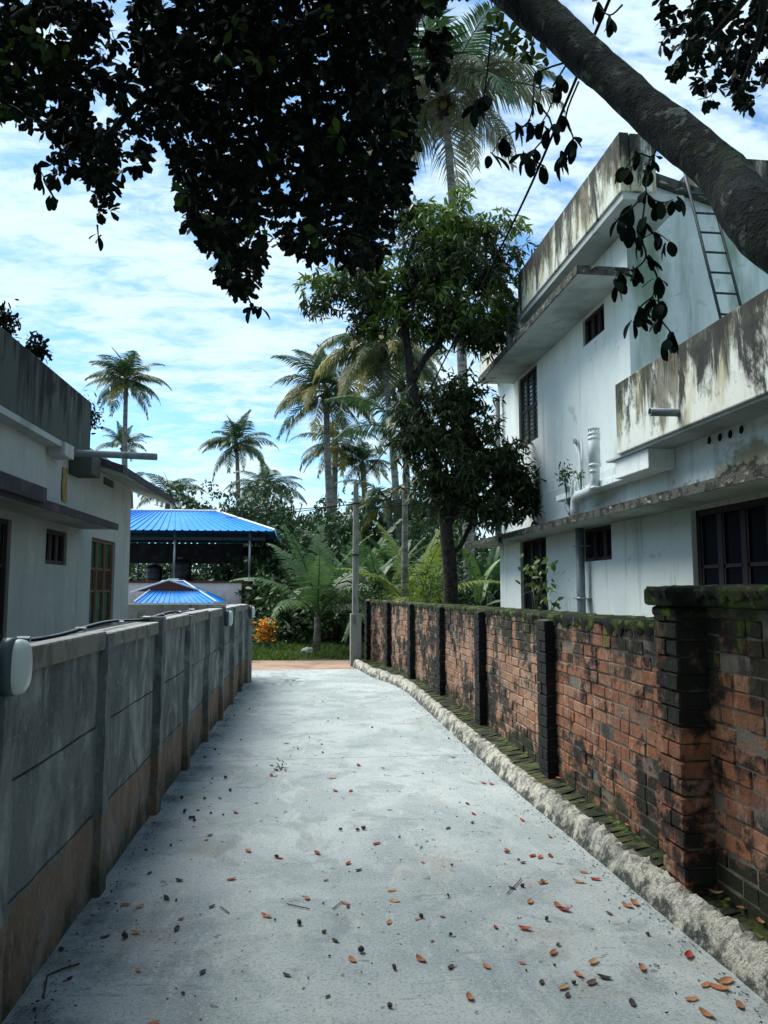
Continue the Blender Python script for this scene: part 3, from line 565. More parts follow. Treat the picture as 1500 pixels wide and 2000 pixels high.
# small plants growing in the wall
def plantlet(parent, c, r, n, L, m_='leaf_bush', name='wall_plant', label=None, cat=None, wr=.5, stems=5, shape='ov'):
    c = Vector(c); P_ = np.array(c) + rng.normal(size=(n, 3)) * [r, r, r * 1.1] * .55 + [0, 0, r * .7]
    me = leafmesh(name, P_, unit(rng.normal(size=(n, 3)) + [0, 0, .3]), rng.uniform(.6, 1.2, n) * L, wr, m_, shape)
    if parent is None:
        o = empty('wild_plant', c, label, cat); f = link(bpy.data.objects.new('foliage', me), o); f.matrix_parent_inverse = Matrix.Translation(-c); f['kind'] = 'stuff'
        mb = MB()
        for k in range(stems): tgt = P_[k] - np.array(c); mb.tube([(0, 0, -.25), tuple(tgt * .5 + [.0, 0, -.02]), tuple(tgt)], .004 + r * .008, 5)
        mb.build('stem', 'frond_green', o)
        return o
    return link(bpy.data.objects.new(name, me), parent)
plantlet(None, at(1106, 940, X=3.95), .14, 170, .05, label='little weed rooted in the ledge beside the white vent pipe', cat='plant')
plantlet(None, at(1135, 935, X=3.95), .06, 50, .04, label='tiny weed sprouting behind the thin pipe on the white house', cat='plant')
plantlet(None, at(1045, 1150, X=2.75), .22, 60, .1, 'leaf_light', label='bright green weed behind the brick wall before the narrow window', cat='plant')
plantlet(None, at(1075, 1185, X=2.5), .1, 22, .08, 'leaf_light', label='small green seedling on the mossy wall right of the weed', cat='plant')
# ladder
lad = empty('ladder', label='dark metal ladder leaning on the white gable wall above the terrace', cat='ladder')
def on(px, py, Y): return at(px, py, Y=Y)
bl, tl = on(1412, 640, 8.35), on(1335, 328, 9.0)
br, tr = bl + Vector((.3, 0, .0)), tl + Vector((.3, 0, 0))
bl2 = bl + (bl - tl) * .62; br2 = br + (br - tr) * .62
for p, q in ((bl2, tl), (br2, tr)): mb = MB(); mb.tube([p, q], .018, 8); mb.build('rail', 'steel_dark', lad, smooth=True)
nr_ = 13
for k in range(nr_): t = (k + .6) / nr_; mb = MB(); mb.tube([bl2.lerp(tl, t), br2.lerp(tr, t)], .014, 6); mb.build('rung', 'steel_dark', lad, smooth=True)
# ------------------------------------------------------------------ left house
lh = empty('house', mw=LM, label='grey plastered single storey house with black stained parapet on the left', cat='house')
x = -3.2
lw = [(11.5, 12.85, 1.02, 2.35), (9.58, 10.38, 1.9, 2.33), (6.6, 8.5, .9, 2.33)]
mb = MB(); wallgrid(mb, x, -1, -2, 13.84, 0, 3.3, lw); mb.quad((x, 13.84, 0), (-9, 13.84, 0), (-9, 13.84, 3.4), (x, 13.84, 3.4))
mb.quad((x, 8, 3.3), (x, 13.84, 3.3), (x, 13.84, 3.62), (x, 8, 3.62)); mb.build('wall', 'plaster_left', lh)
box('room_back', 'dark_slab', lh, -3.8, -3.7, -2, 13.7, 0, 3.1)
window(lh, x - .02, -1, 11.5, 12.85, 1.02, 2.35, 3, (.41, .66), 'wood_brown', 'glass_green', vb=3, label='brown framed window with three green shuttered lights')
window(lh, x - .02, -1, 9.58, 10.38, 1.9, 2.33, 3, (), 'wood_maroon', 'glass_dark')
window(lh, x - .02, -1, 6.6, 8.5, .9, 2.33, 4, (.4, .66), 'wood_maroon', 'glass_green', vb=3)
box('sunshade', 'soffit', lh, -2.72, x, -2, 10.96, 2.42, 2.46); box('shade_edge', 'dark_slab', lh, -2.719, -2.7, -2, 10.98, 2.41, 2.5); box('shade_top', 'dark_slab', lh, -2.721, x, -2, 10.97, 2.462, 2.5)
box('shade_edge', 'dark_slab', lh, -2.698, -2.65, -2, 7.9, 2.45, 2.6)
box('parapet', 'stain_left', lh, -3.24, -3.05, -2, 10.72, 3.37, 4.15, bevel=.012); box('parapet', 'stain_left', lh, -8, -3.242, 10.6, 10.72, 3.37, 4.15)
box('cornice', 'soffit', lh, -3.2, -3.02, -2, 9.45, 3.3, 3.368)
box('beam_end', 'plaster_left', lh, -3.198, -2.98, 9.455, 9.8, 3.2, 3.366, bevel=.01); box('beam_end', 'stain_left', lh, -3.198, -2.9, 10.3, 10.72, 3.1, 3.368, bevel=.01)
# roof slab that oversails past the corner
mb = MB()
def slab(mb, x0, x1, y0, y1, za, zb, t):
    v0 = [(x0, y0, za), (x1, y0, zb), (x1, y1, zb), (x0, y1, za)]; b = len(mb.v); mb.v += v0 + [(p[0], p[1], p[2] + t) for p in v0]
    mb.f += [tuple(b + i for i in f) for f in ((0, 3, 2, 1), (4, 5, 6, 7), (0, 1, 5, 4), (1, 2, 6, 5), (2, 3, 7, 6), (3, 0, 4, 7))]
slab(mb, -6, -2.62, 10.74, 14.75, 4.25, 3.17, .02); mb.build('roof_soffit', 'soffit', lh)
mb = MB(); slab(mb, -6, -2.6, 10.725, 14.78, 4.28, 3.18, .11); mb.build('roof', 'dark_slab', lh)
box('vent', 'stain_left', lh, -3.2, -3.188, 12.0, 12.55, 3.2, 3.31)
mb = MB(); mb.grid([[(-3.186 + .004 * nz(u, z, 0, 4), u + .04 * nz(z, 2, 0, 5), z) for u in np.linspace(10.05, 10.25, 4)] for z in np.linspace(2.72, 3.15, 8)]); mb.build('bare_patch', 'ochre', lh)
mb = MB(); t = np.linspace(0, 2 * math.pi, 15)
mb.grid([[(x_, 10.15 + math.cos(a_) * r - (x_ + 3.3) * .15, 3.36 - (x_ + 3.3) * .06 + math.sin(a_) * r) for a_ in t] for x_, r in ((-3.3, .045), (-2.0, .045), (-2.0, .036), (-3.2, .036))]); mb.build('drain_pipe', 'pvc_grey', lh, smooth=True)
for (px, py, r, lab) in ((8, 645, .17, 'dark fern growing on the left house roof at the frame edge'), (72, 697, .14, 'small leafy weed sticking up from the left house parapet'), (170, 830, .26, 'dark round bush showing behind the left parapet corner')):
    pp = at(px, py, Y=9 if px < 100 else 13); plantlet(None, pp, r * .8, 260, .09, 'leaf_dark', label=lab, cat='plant', wr=.4, stems=9)
# ------------------------------------------------------------------ blue roofed shed far left
sh = empty('pavilion', label='open shed with bright blue sheet roof on thin steel columns behind the houses', cat='shed')
ex0, ex1 = -8.5, -.62; ye0, ye1 = 24, 31; ze = 3.38; zr = 4.3; rx = -2.75; yr = 27.5
def ribbed(mb, A, Bp, C_, D_, n, h=.03):
    """sheet between edge A-B (eave) and D-C (top) with raised ribs"""
    A, Bp, C_, D_ = map(Vector, (A, Bp, C_, D_)); nrm = (Bp - A).cross(D_ - A).normalized(); nrm = nrm if nrm.z > 0 else -nrm; e0 = []; e1 = []
    for i in range(n):
        for f, k in ((0, 0), (.72, 0), (.8, 1), (.92, 1)):
            t = (i + f) / n; e0.append(A.lerp(Bp, t) + nrm * h * k); e1.append(D_.lerp(C_, t) + nrm * h * k)
    e0.append(Bp); e1.append(C_); mb.grid([e0, e1])
def hip(parent, x0, x1, y0, y1, ze, zr, rx0, rx1, yr, n, m_='blue_sheet', h=.03, rc=.05):
    for (a, b, c, d, k) in (((x0, y0, ze), (x1, y0, ze), (rx1, yr, zr), (rx0, yr, zr), n), ((x1, y0, ze), (x1, y1, ze), (rx1, yr, zr), (rx1, yr, zr), n // 2), ((x1, y1, ze), (x0, y1, ze), (rx0, yr, zr), (rx1, yr, zr), n), ((x0, y1, ze), (x0, y0, ze), (rx0, yr, zr), (rx0, yr, zr), n // 2)):
        mb = MB(); ribbed(mb, a, b, c, d, k, h); mb.build('roof_sheet', m_, parent)
    mb = MB()
    for p, q in (((rx0, yr, zr), (rx1, yr, zr)), ((x1, y0, ze), (rx1, yr, zr)), ((x1, y1, ze), (rx1, yr, zr)), ((x0, y0, ze), (rx0, yr, zr))): mb.tube([Vector(p) + Vector((0, 0, .03)), Vector(q) + Vector((0, 0, .03))], rc, 6)
    mb.build('ridge_cap', 'trim_light', parent)
hip(sh, ex0, ex1, ye0, ye1, ze, zr, -6.5, rx, yr, 34)
for px in (340, 487): p = at(px, 1100, Y=24.35); mb = MB(); mb.tube([(p.x, 24.35, 1.8), (p.x, 24.35, ze)], .035, 8); mb.build('column', 'steel', sh, smooth=True); box('column_foot', 'plaster', sh, p.x - .15, p.x + .15, 24.25, 24.45, 1.84, 1.92)
for px in (458, 270): p = at(px, 1100, Y=29.9); mb = MB(); mb.tube([(p.x, 29.9, 1.8), (p.x, 29.9, ze)], .035, 8); mb.build('column', 'steel', sh, smooth=True)
box('beam', 'steel_dark', sh, ex0 + .2, ex1 - .3, 24.3, 24.38, 3.1, 3.2); box('beam', 'steel_dark', sh, ex0 + .2, ex1 - .3, 29.9, 29.98, 2.85, 3.2)
for yy in (25.4, 26.6, 27.8, 29): box('beam', 'steel_dark', sh, ex0 + .2, ex1 - .4, yy, yy + .06, ze - .06, ze)
box('dark_sheet', 'dark_slab', sh, ex0 + 1.6, -1.95, 29.6, 29.65, 2.55, 3.3)  # dark sheet across the far side below the roof
box('floor', 'dark_slab', sh, ex0, -1.3, 24.35, 30.2, 1.5, 1.62)
box('wall', 'pink_wall', sh, ex0, -1.62, 24.1, 24.3, 0, 1.78); box('wall_edge', 'rust_edge', sh, ex0, -1.45, 24.06, 24.34, 1.785, 1.84)
for j in range(14): box('brick', 'brick', sh, -1.615, -1.36 - (j % 2) * .06, 24.12, 24.3, .12 * j + .1, .12 * j + .2)
for (pxa, pxb, yt, lab) in ((286, 318, 1103, 'lower dark storage tank under the blue roof'), (335, 375, 1092, 'taller dark storage tank under the blue roof by the column')):
    a_, b_ = at(pxa, yt, Y=26.5), at(pxb, yt, Y=26.5); r = (b_.x - a_.x) / 2; o = empty('water_tank', ((a_.x + b_.x) / 2, 26.5, 1.62), lab, 'water tank', 'dark tanks on the shed floor')
    hgt = a_.z - 1.62; mb = MB(); rows = []
    for (z, k) in ((0, .98), (.1, 1), (hgt * .3, 1), (hgt * .32, .96), (hgt * .36, 1), (hgt * .6, 1), (hgt * .62, .96), (hgt * .66, 1), (hgt * .85, 1), (hgt * .95, .75), (hgt, .4)): rows.append([(r * k * math.cos(t_), r * k * math.sin(t_), z) for t_ in np.linspace(0, 6.2832, 17)])
    mb.grid(rows); mb.build('barrel', 'black_plastic', o, smooth=True); mb = MB(); mb.tube([(0, 0, hgt - .02), (0, 0, hgt + .06)], r * .38, 12); mb.build('lid', 'black_plastic', o)
# small blue roofed gatehouse
gt = empty('gatehouse', label='small hipped blue sheet roof over a dark walled well shelter before the pink wall', cat='shelter')
A_ = at(262, 1178, Y=17.6); Bq = at(422, 1176, Y=17.6); T = at(338, 1137, Y=18.9)
hip(gt, A_.x, Bq.x, 17.6, 20.2, 1.29, T.z, T.x - .25, T.x + .25, 18.9, 14, h=.02, rc=.018)
mb = MB(); mb.quad((T.x - .75, 18.3, T.z - .22), (T.x + .75, 18.3, T.z - .22), (T.x, 18.3, T.z + .03)); mb.build('gablet', 'rust_edge', gt)
mb = MB(); mb.tube([(T.x - .85, 18.25, T.z - .24), (T.x, 18.25, T.z + .05), (T.x + .85, 18.25, T.z - .24)], .022, 5); mb.build('gable_trim', 'trim_light', gt)
box('fascia', 'trim_light', gt, A_.x + .05, Bq.x - .1, 17.62, 17.66, 1.2, 1.27); box('wall', 'precast', gt, A_.x + .1, A_.x + 1.0, 17.75, 20, 0, 1.2); box('wall', 'slab_edge', gt, A_.x + 1.01, Bq.x - .15, 18.4, 20, 0, 1.2)
mb = MB()
for k in range(8): xx = A_.x + 1.1 + k * .1; mb.tube([(xx, 17.8, .1), (xx, 17.8, 1.2)], .012, 5)
mb.build('iron_gate', 'steel_dark', gt)
# ------------------------------------------------------------------ pole, wires
po = empty('utility_pole', label='short grey concrete utility pole with thick square base at the lane end', cat='pole')
pc = at(694, 1299, Y=16.3); px_, py_ = pc.x, 16.3
box('base', 'pole_concrete', po, px_ - .11, px_ + .12, py_ - .11, py_ + .12, 0, 1.08, bevel=.012)
mb = MB(); mb.v = [(px_ + sx * w, py_ + sy * w, z) for z, w in ((1.0, .07), (3.88, .05)) for sx, sy in ((-1, -1), (1, -1), (1, 1), (-1, 1))]; mb.f = [(0, 1, 5, 4), (1, 2, 6, 5), (2, 3, 7, 6), (3, 0, 4, 7), (4, 5, 6, 7)]; mb.build('shaft', 'pole_concrete', po, bevel=.008)
for z in (3.4, 2.3): box('band', 'steel_dark', po, px_ - .075, px_ + .075, py_ - .075, py_ + .075, z, z + .03)
mb = MB(); mb.tube([(px_, py_ - .06, 3.75), (px_ - .02, py_ - .12, 3.78), (px_ - .02, py_ - .12, 3.84)], .012, 6); mb.build('hook', 'steel', po)
def cable(name, pts, r, label, m_='wire'):
    mb = MB(); mb.tube(pts, r, 7); o = mb.build(name, m_, smooth=True, label=label, cat='cable'); return o
wp = [(1240, -120, 3.6), (1190, 0, 4.2), (1115, 178, 5.0), (1040, 355, 6.2), (985, 470, 7.4), (920, 600, 9.2), (870, 700, 11), (830, 775, 12.6), (770, 858, 14.4), (697, 948, 16.25)]
PW = [at(a_, b_, Y=c_) for a_, b_, c_ in wp]
def spline(P_, n=6):
    o = []
    for i in range(len(P_) - 1):
        p0, p1, p2, p3 = P_[max(i - 1, 0)], P_[i], P_[i + 1], P_[min(i + 2, len(P_) - 1)]
        for k in range(n):
            t = k / n; o.append(.5 * ((2 * p1) + (p2 - p0) * t + (2 * p0 - 5 * p1 + 4 * p2 - p3) * t * t + (3 * p1 - p0 - 3 * p2 + p3) * t ** 3))
    return o + [P_[-1]]
cable('power_cable', spline(PW), .0105, 'thick black cable running from the top right down to the pole')
def sag(a_, b_, s, n=16): return [a_.lerp(b_, t) - Vector((0, 0, s * 4 * t * (1 - t))) for t in np.linspace(0, 1, n)]
cable('overhead_wire', sag(Vector((px_, py_, 3.4)), at(300, 985, Y=40), .25), .01, 'upper thin wire from the pole across to the far left trees')
cable('overhead_wire', sag(Vector((px_, py_, 3.42)), at(300, 1000, Y=40), .3), .01, 'lower thin wire from the pole across to the far left trees')
cable('overhead_wire', sag(Vector((px_, py_, 3.3)), at(990, 935, Y=15.2), .15), .008, 'thin wire sagging from the pole to the white house')
# ------------------------------------------------------------------ palms
def frond_mesh(L, e0, droop, m_, n=58, ll=.74, hang=.5, side=1.0, rag=.15):
    V, F3, F4 = [], [], []; s = np.linspace(0, 1, 15); ang = e0 - droop * s ** 1.25; P_ = [np.zeros(3)]
    for i in range(14): a = (ang[i] + ang[i + 1]) / 2; P_.append(P_[-1] + np.array([math.cos(a), 0, math.sin(a)]) * L / 14)
    P_ = np.array(P_); twist = R_(-.3, .3)
    P_[:, 1] += twist * s ** 2 * L * .25
    mb = MB(); mb.tube(P_, [.03 * (1 - .85 * t) * L / 3 + .004 for t in s], 4, cap=False)
    for sd_ in (-1, 1):
        for k in range(n):
            if random.random() < rag * .5: continue
            t = .14 + .85 * (k + .5) / n; i = min(int(t * 14), 13); f = t * 14 - i; p = P_[i] * (1 - f) + P_[i + 1] * f; tg = unit(P_[i + 1] - P_[i])
            lat = np.array([0, sd_, 0]); upv = np.cross(tg, [0, 1, 0]) * -1; upv = upv if upv[2] > 0 else -upv
            l = L * ll * .42 * (math.sin(math.pi * min(1, (t + .12)) ** .8) * .8 + .32) * R_(1 - rag, 1.05)
            d = unit(lat * side + tg * (.35 + .65 * t) + upv * .12 + np.array([0, 0, -hang * R_(.2, .6)]))
            d2 = unit(d + np.array([0, 0, -hang * R_(.7, 1.4)])); w = .028 * L / 3 + .005
            m_1 = p + d * l * .5; m_2 = m_1 + d2 * l * .5; wv = tg * w
            b = len(V); V += [p - wv * .5, p + wv * .5, m_1 + wv * .8, m_1 - wv * .8, m_2]; F4.append((b, b + 1, b + 2, b + 3)); F3.append((b + 3, b + 2, b + 4))
    b = len(V); V += list(map(np.array, mb.v)); F4 += [tuple(b + i for i in f) for f in mb.f]
    return npmesh('frond', np.array(V), [np.array(F3), np.array(F4)], m_)
rad = math.radians
FR = {}
for j in range(3):
    FR[0, j] = frond_mesh(3, rad(80), rad(35), 'frond_green', hang=.15)
    FR[1, j] = frond_mesh(3, rad(58), rad(75), 'frond_green', hang=.45)
    FR[2, j] = frond_mesh(3, rad(35), rad(88), 'frond_olive' if j == 2 else 'frond_green', hang=.7)
    FR[3, j] = frond_mesh(3, rad(8), rad(75), 'frond_olive' if j == 1 else 'frond_green', hang=.9)
    FR[4, j] = frond_mesh(3, rad(-28), rad(48), ('frond_yellow', 'frond_olive', 'frond_green')[j], hang=.8, rag=.3)
    FR[5, j] = frond_mesh(3, rad(12), rad(85), 'frond_yellow', hang=.9)
for j in range(3): FR[6, j] = frond_mesh(3, rad(30), rad(88), 'frond_pale', hang=.8, rag=.25); FR[7, j] = frond_mesh(3, rad(-5), rad(70), 'frond_pale', hang=.9, rag=.3)
def palm(crown, foot, scale, label, ages=(2, 4, 6, 6, 4, 0), r=.17, nuts=6, seed=0, cat='palm tree', group='coconut palms against the sky', lean=.12, jcol=None):
    random.seed(100 + seed); crown, foot = Vector(crown), Vector(foot)
    o = empty('coconut_palm', foot, label, cat, group); top_ = crown - foot
    mid = top_ * .5 + Vector((lean * top_.z * .3, 0, 0)); pts = [(Vector((0, 0, 0)) * (1 - t) ** 2 + 2 * mid * t * (1 - t) + top_ * t * t) for t in np.linspace(0, 1, 12)]
    mb = MB(); rr = [r * (1.25 - .5 * t) for t in np.linspace(0, 1, 12)]; rr[0] *= 1.3; mb.tube(pts, rr, 10); mb.build('trunk', 'palm_trunk', o, smooth=True)
    a = R_(0, 6)
    for age, cnt in enumerate(ages):
        for k in range(cnt):
            a += 2.4 + R_(-.25, .25); f = bpy.data.objects.new('frond', FR[age, random.randrange(3) if jcol is None else jcol]); COL.objects.link(f); f.parent = o
            f.location = top_ + Vector((0, 0, R_(-.1, .15) * scale)); f.rotation_euler = (R_(-.25, .25), R_(-.18, .18), a); s = 1.3 * scale * R_(.8, 1.1) * (.8 if age == 0 else 1); f.scale = (s, s * R_(.9, 1.1), s)
    if nuts:
        for k in range(nuts):
            n_ = bpy.data.objects.new('coconut', NUT); COL.objects.link(n_); n_.parent = o; an = k * 1.1; n_.location = top_ + Vector((.26 * math.cos(an), .26 * math.sin(an), -.3 - .12 * (k % 3))) * scale; n_.scale = (scale,) * 3
        mb = MB(); mb.tube([top_ - Vector((0, 0, .7)) * scale, top_ - Vector((0, 0, .3)) * scale, top_ + Vector((0, 0, .3)) * scale], [r * .9, .26 * scale, .1 * scale], 9); mb.build('crown_shaft', 'bark_mango', o, smooth=True)
    return o
_b = bmesh.new(); bmesh.ops.create_icosphere(_b, subdivisions=1, radius=.14); NUT = bpy.data.meshes.new('coconut'); _b.to_mesh(NUT); _b.free(); NUT.materials.append(MAT['coconut'])
def Pp(px, py, Y, fx, fy=None):
    c = at(px, py, Y=Y); f = at(fx, 1150, Y=Y); f.z = 0; return c, f
PALMS = [(247, 745, 60, 262, .92, (3, 6, 7, 7, 5, 0), 'tall coconut palm standing alone in the sky above the left house'),
 (240, 872, 75, 240, .8, (3, 5, 5, 3, 0, 0), 'low dark coconut palm half hidden behind the left house roof'),
 (462, 868, 65, 466, .95, (2, 5, 7, 6, 3, 0), 'dark green coconut palm above the blue roof of the shed'),
 (638, 765, 40, 668, .92, (2, 6, 7, 6, 6, 4), 'large coconut palm with orange drooping fronds in the middle of the sky'),
 (655, 868, 44, 640, .78, (0, 2, 5, 6, 5, 0), 'second dark palm directly below the orange fronded palm'),
 (748, 680, 30, 788, .88, (0, 1, 5, 6, 7, 7), 'palm with yellow old fronds partly behind the mango tree'),
 (785, 745, 34, 800, .75, (3, 4, 5, 4, 3, 0), 'small green palm seen between the mango tree branches'),
 (868, 190, 22, 918, .98, (2, 4, 4, 2, 0, 0, 9, 9), 'very tall palm with pale dry fronds rising above the mango tree'),
 (330, 962, 50, 300, .62, (1, 3, 5, 5, 2, 0), 'small palm just above the blue shed roof beside the left house eave'),
 (520, 955, 55, 520, .85, (1, 3, 6, 6, 3, 0), 'pale palm low behind the right end of the blue roof'),
 (708, 905, 44, 720, .6, (1, 4, 6, 5, 3, 0), 'dark palm behind the top of the concrete pole'),
 (760, 980, 30, 760, .62, (0, 3, 5, 6, 2, 0), 'low dark palm right of the pole among the banana plants'),
 (255, 950, 62, 256, .6, (0, 2, 4, 4, 2, 0), 'short palm in the gap between left house wall and shed roof')]
for i, (cx_, cy_, Y, fx, s, ages, lab) in enumerate(PALMS):
    c, f = Pp(cx_, cy_, Y, fx); palm(c, f, s, lab, ages, r=.2 if Y > 35 else .15, seed=i, lean=(-.12 if i in (0, 3) else .06), jcol=2 if i == 7 and False else None)
# young palms on the ground
def young(px, py, Y, h, label, n=8, m_='frond_green', seed=0, r=.08, side=1.0, spread=.5, cat='young palm'):
    random.seed(300 + seed); p = at(px, py, Y=Y); o = empty('young_palm', (p.x, Y, 0), label, cat)
    mb = MB(); mb.tube([(0, 0, 0), (.02, 0, h * .2), (0, 0, h * .32)], [r * 1.3, r, r * .7], 9); mb.build('stem', 'palm_trunk', o, smooth=True)
    for k in range(n):
        t = k / max(n - 1, 1); me = frond_mesh(h * R_(.72, .9), rad(86 - 50 * t), rad(28 + 75 * t), m_, n=44, ll=.5, hang=.3 + .4 * t, side=side)
        f = link(bpy.data.objects.new('frond', me), o); f.location = (0, 0, h * .28); f.rotation_euler = (0, 0, k * 2.4 + seed * 1.3 + R_(-.2, .2))
    return o
young(618, 1275, 19.3, 3.15, 'young coconut palm with arching fronds on the grass at the lane end', 11, 'frond_young', 1)
young(815, 1180, 17.5, 3.1, 'bright yellow green young palm behind the brick wall', 9, 'frond_fresh', 5)
young(745, 1200, 18.6, 2.7, 'shaggy young palm leaning over the wall near the pole', 9, 'frond_young', 3)
young(700, 1180, 24, 3.6, 'dark young palm in the undergrowth behind the pole', 9, 'frond_young', 8)
# slim pale trunk (areca)
p = at(789, 1175, Y=17.2); palm(at(792, 850, Y=17.2), (p.x, 17.2, 0), .5, 'slender pale areca palm trunk before the mango tree', (1, 3, 4, 2, 0, 0), r=.075, nuts=0, seed=31, group=None, lean=0)
# ------------------------------------------------------------------ banana plants
def blade(L, w, e0, droop):
    mb = MB(); rows = []; p = np.zeros(3)
    n = 14
    for i in range(n + 1):
        t = i / n; a = e0 - droop * t ** 1.4; ww = w * math.sin(math.pi * min(1, t * .93 + .06)) ** .55 * (0 if t < .12 else 1) + .012
        nv = np.array([-math.sin(a), 0, math.cos(a)]); j = .12 * R_(-1, 1) * w * (i % 2)
        rows.append([p + np.array([0, -ww + j, 0]) + nv * .18 * ww, p + np.array([0, -ww * .5, 0]) + nv * .14 * ww, p, p + np.array([0, ww * .5, 0]) + nv * .14 * ww, p + np.array([0, ww + j, 0]) + nv * .18 * ww])
        p = p + np.array([math.cos(a), 0, math.sin(a)]) * L / n
    mb.grid(rows); me = bpy.data.meshes.new('banana_leaf'); me.from_pydata([tuple(v_) for v_ in mb.v], [], mb.f); me.materials.append(MAT['banana_leaf']); return me
BL = [blade(2.1, .2, rad(78 - 14 * j), rad(50 + 16 * j)) for j in range(4)]
BN = [(722, 1165, 21, 1.0, 'banana plant with broad upright leaves right of the pole'), (770, 1170, 23, 1.2, 'tall banana plant glowing pale green before the dark trees'), (672, 1200, 22, .9, 'banana plant between the young palm and the pole'),
      (845, 1175, 21, 1.0, 'banana plant behind the mango trunk'), (935, 1170, 19, .9, 'banana plant beside the far corner of the white house'), (955, 1165, 22, 1.1, 'tall ragged banana plant under the house sunshade end'), (705, 1150, 27, 1.2, 'distant banana plant behind the top half of the pole')]
for i, (a_, b_, Y, s, lab) in enumerate(BN):
    random.seed(500 + i); p = at(a_, b_, Y=Y); o = empty('banana_plant', (p.x, Y, 0), lab, 'banana plant', 'banana plants beyond the wall'); s *= .82; mb = MB(); mb.tube([(0, 0, 0), (.03, 0, .8 * s), (0, 0, 1.7 * s)], [.14, .11, .06], 8); mb.build('stem', 'frond_green', o, smooth=True)
    for k in range(7): f = link(bpy.data.objects.new('leaf', BL[min(3, k // 2)]), o); f.location = (0, 0, (1.7 - .05 * k) * s); f.rotation_euler = (R_(-.3, .3), R_(-.15, .15), k * 2.4 + i); f.scale = (s * R_(.8, 1.1),) * 3
# ------------------------------------------------------------------ background trees
def crown_mesh(n, L, m_, lob=7, wr=.45, shape='ov', flat=.8, seed=0):
    lr = np.random.default_rng(seed); cs = np.concatenate([[[0, 0, 0]], unit(lr.normal(size=(lob, 3))) * lr.uniform(.35, .72, (lob, 1))]); rs = lr.uniform(.3, .52, lob + 1)
    k = lr.integers(0, lob + 1, n // 6); c = cs[k] + unit(lr.normal(size=(len(k), 3))) * (rs[k] * lr.uniform(.55, 1.08, len(k)) )[:, None]; c[:, 2] *= flat
    P_, D, LL = rosettes(c, 6, L, .6, .3); return leafmesh('crown', P_, D, LL, wr, m_, shape)
CR = [crown_mesh(4200, .085, 'leaf_bush', seed=s) for s in range(4)] + [crown_mesh(3000, .07, 'leaf_bush', lob=12, seed=11, flat=.5)]
def tree(px, ytop, Y, w, label, v_=0, squash=1.0, group='trees behind the lane end', low_=.35, name='leafy_tree', cat='tree'):
    t_ = at(px, ytop, Y=Y); z1 = t_.z; r = w / 2; hz = z1 * (1 - low_) / 2 if squash == 1 else squash; cz = z1 - hz
    o = empty(name, (t_.x, Y, 0), label, cat, group); c = link(bpy.data.objects.new('crown', CR[v_]), o); c.location = (0, 0, cz); c.scale = (r * 1.05, r * 1.05, hz * 1.25); c.rotation_euler = (0, 0, px * .7)
    mb = MB(); mb.tube([(0, 0, 0), (.1, 0, cz * .5), (0, .05, cz)], [.05 * w ** .5 + .06, .05 * w ** .5 + .03, .05], 8)
    for k in range(3): an = k * 2.1 + px; mb.tube([(0, 0, cz * .7), (math.cos(an) * r * .5, math.sin(an) * r * .5, cz + hz * .4)], [.06, .02], 6)
    mb.build('trunk', 'bark_mango', o, smooth=True); return o
TR = [(400, 905, 38, 5.0, 4, 'feathery tree spreading low above the blue roof', .35), (500, 905, 36, 4.6, 4, 'light green feathery tree behind the right end of the blue roof', .4), (560, 930, 34, 4.0, 4, 'open crowned tree left of the orange fronded palm', .4),
 (560, 1000, 27, 5.0, 0, 'dense dark tree beside the blue shed', 0), (500, 1020, 34, 5.5, 1, 'dark tree seen through the open shed columns', 0), (620, 985, 30, 5.0, 2, 'dark bushy tree behind the young palm', 0), (660, 1020, 25, 3.6, 3, 'dark bush like tree left of the pole', 0),
 (720, 950, 33, 5.0, 1, 'dark tree behind the pole and bananas', 0), (800, 930, 32, 5.5, 2, 'dense tree filling the gap left of the mango trunk', 0), (860, 980, 25, 4.5, 0, 'dark tree right behind the mango trunk', 0), (930, 960, 28, 5.5, 3, 'dense tree at the far corner of the white house', 0),
 (300, 1060, 34, 5.0, 2, 'green tree behind the shed at the left house corner', 0), (400, 1060, 36, 6.0, 3, 'green tree behind the two dark tanks', 0), (170, 1000, 40, 7.0, 1, 'tree hidden mostly behind the left house', 0),
 (470, 985, 50, 6, 0, 'distant round tree above the shed eave', 0), (620, 960, 55, 7, 1, 'distant tree under the orange fronded palm', 0), (700, 965, 60, 7, 3, 'distant tree behind the pole top', 0), (880, 900, 45, 8, 1, 'tall distant tree behind the mango crown', 0),
 (575, 1110, 23.5, 2.2, 1, 'dark bush between the shed wall and young palm', 0), (590, 1090, 24.5, 3.4, 3, 'dark bush just behind the young coconut palm', 0), (660, 1110, 22.5, 2.8, 0, 'dark shrub beside the pole base', 0), (780, 1080, 24, 4, 2, 'shrub behind the slender areca trunk', 0), (850, 1090, 20, 3, 1, 'green shrub over the brick wall by the mango trunk', 0), (960, 1075, 24, 4, 2, 'shrub filling the gap beside the white house', 0)]
for (a_, b_, Y, w, v_, lab, lo_) in TR: tree(a_, b_, Y, w, lab, v_, low_=lo_ or .0)
for i, (a_, b_, Y, r, n_, lab) in enumerate(((838, 1165, 15.5, .35, 420, 'feathery light green shrub on the wall before the bananas'), (880, 1150, 18, .6, 500, 'leafy plant at the foot of the mango tree'), (730, 1160, 17.5, .3, 200, 'small leafy plant peeping over the far brick wall'))):
    plantlet(None, at(a_, b_, Y=Y), r, n_, .12, 'leaf_light' if i == 0 else 'leaf_bush', label=lab, cat='shrub', wr=.25 if i == 0 else .4)
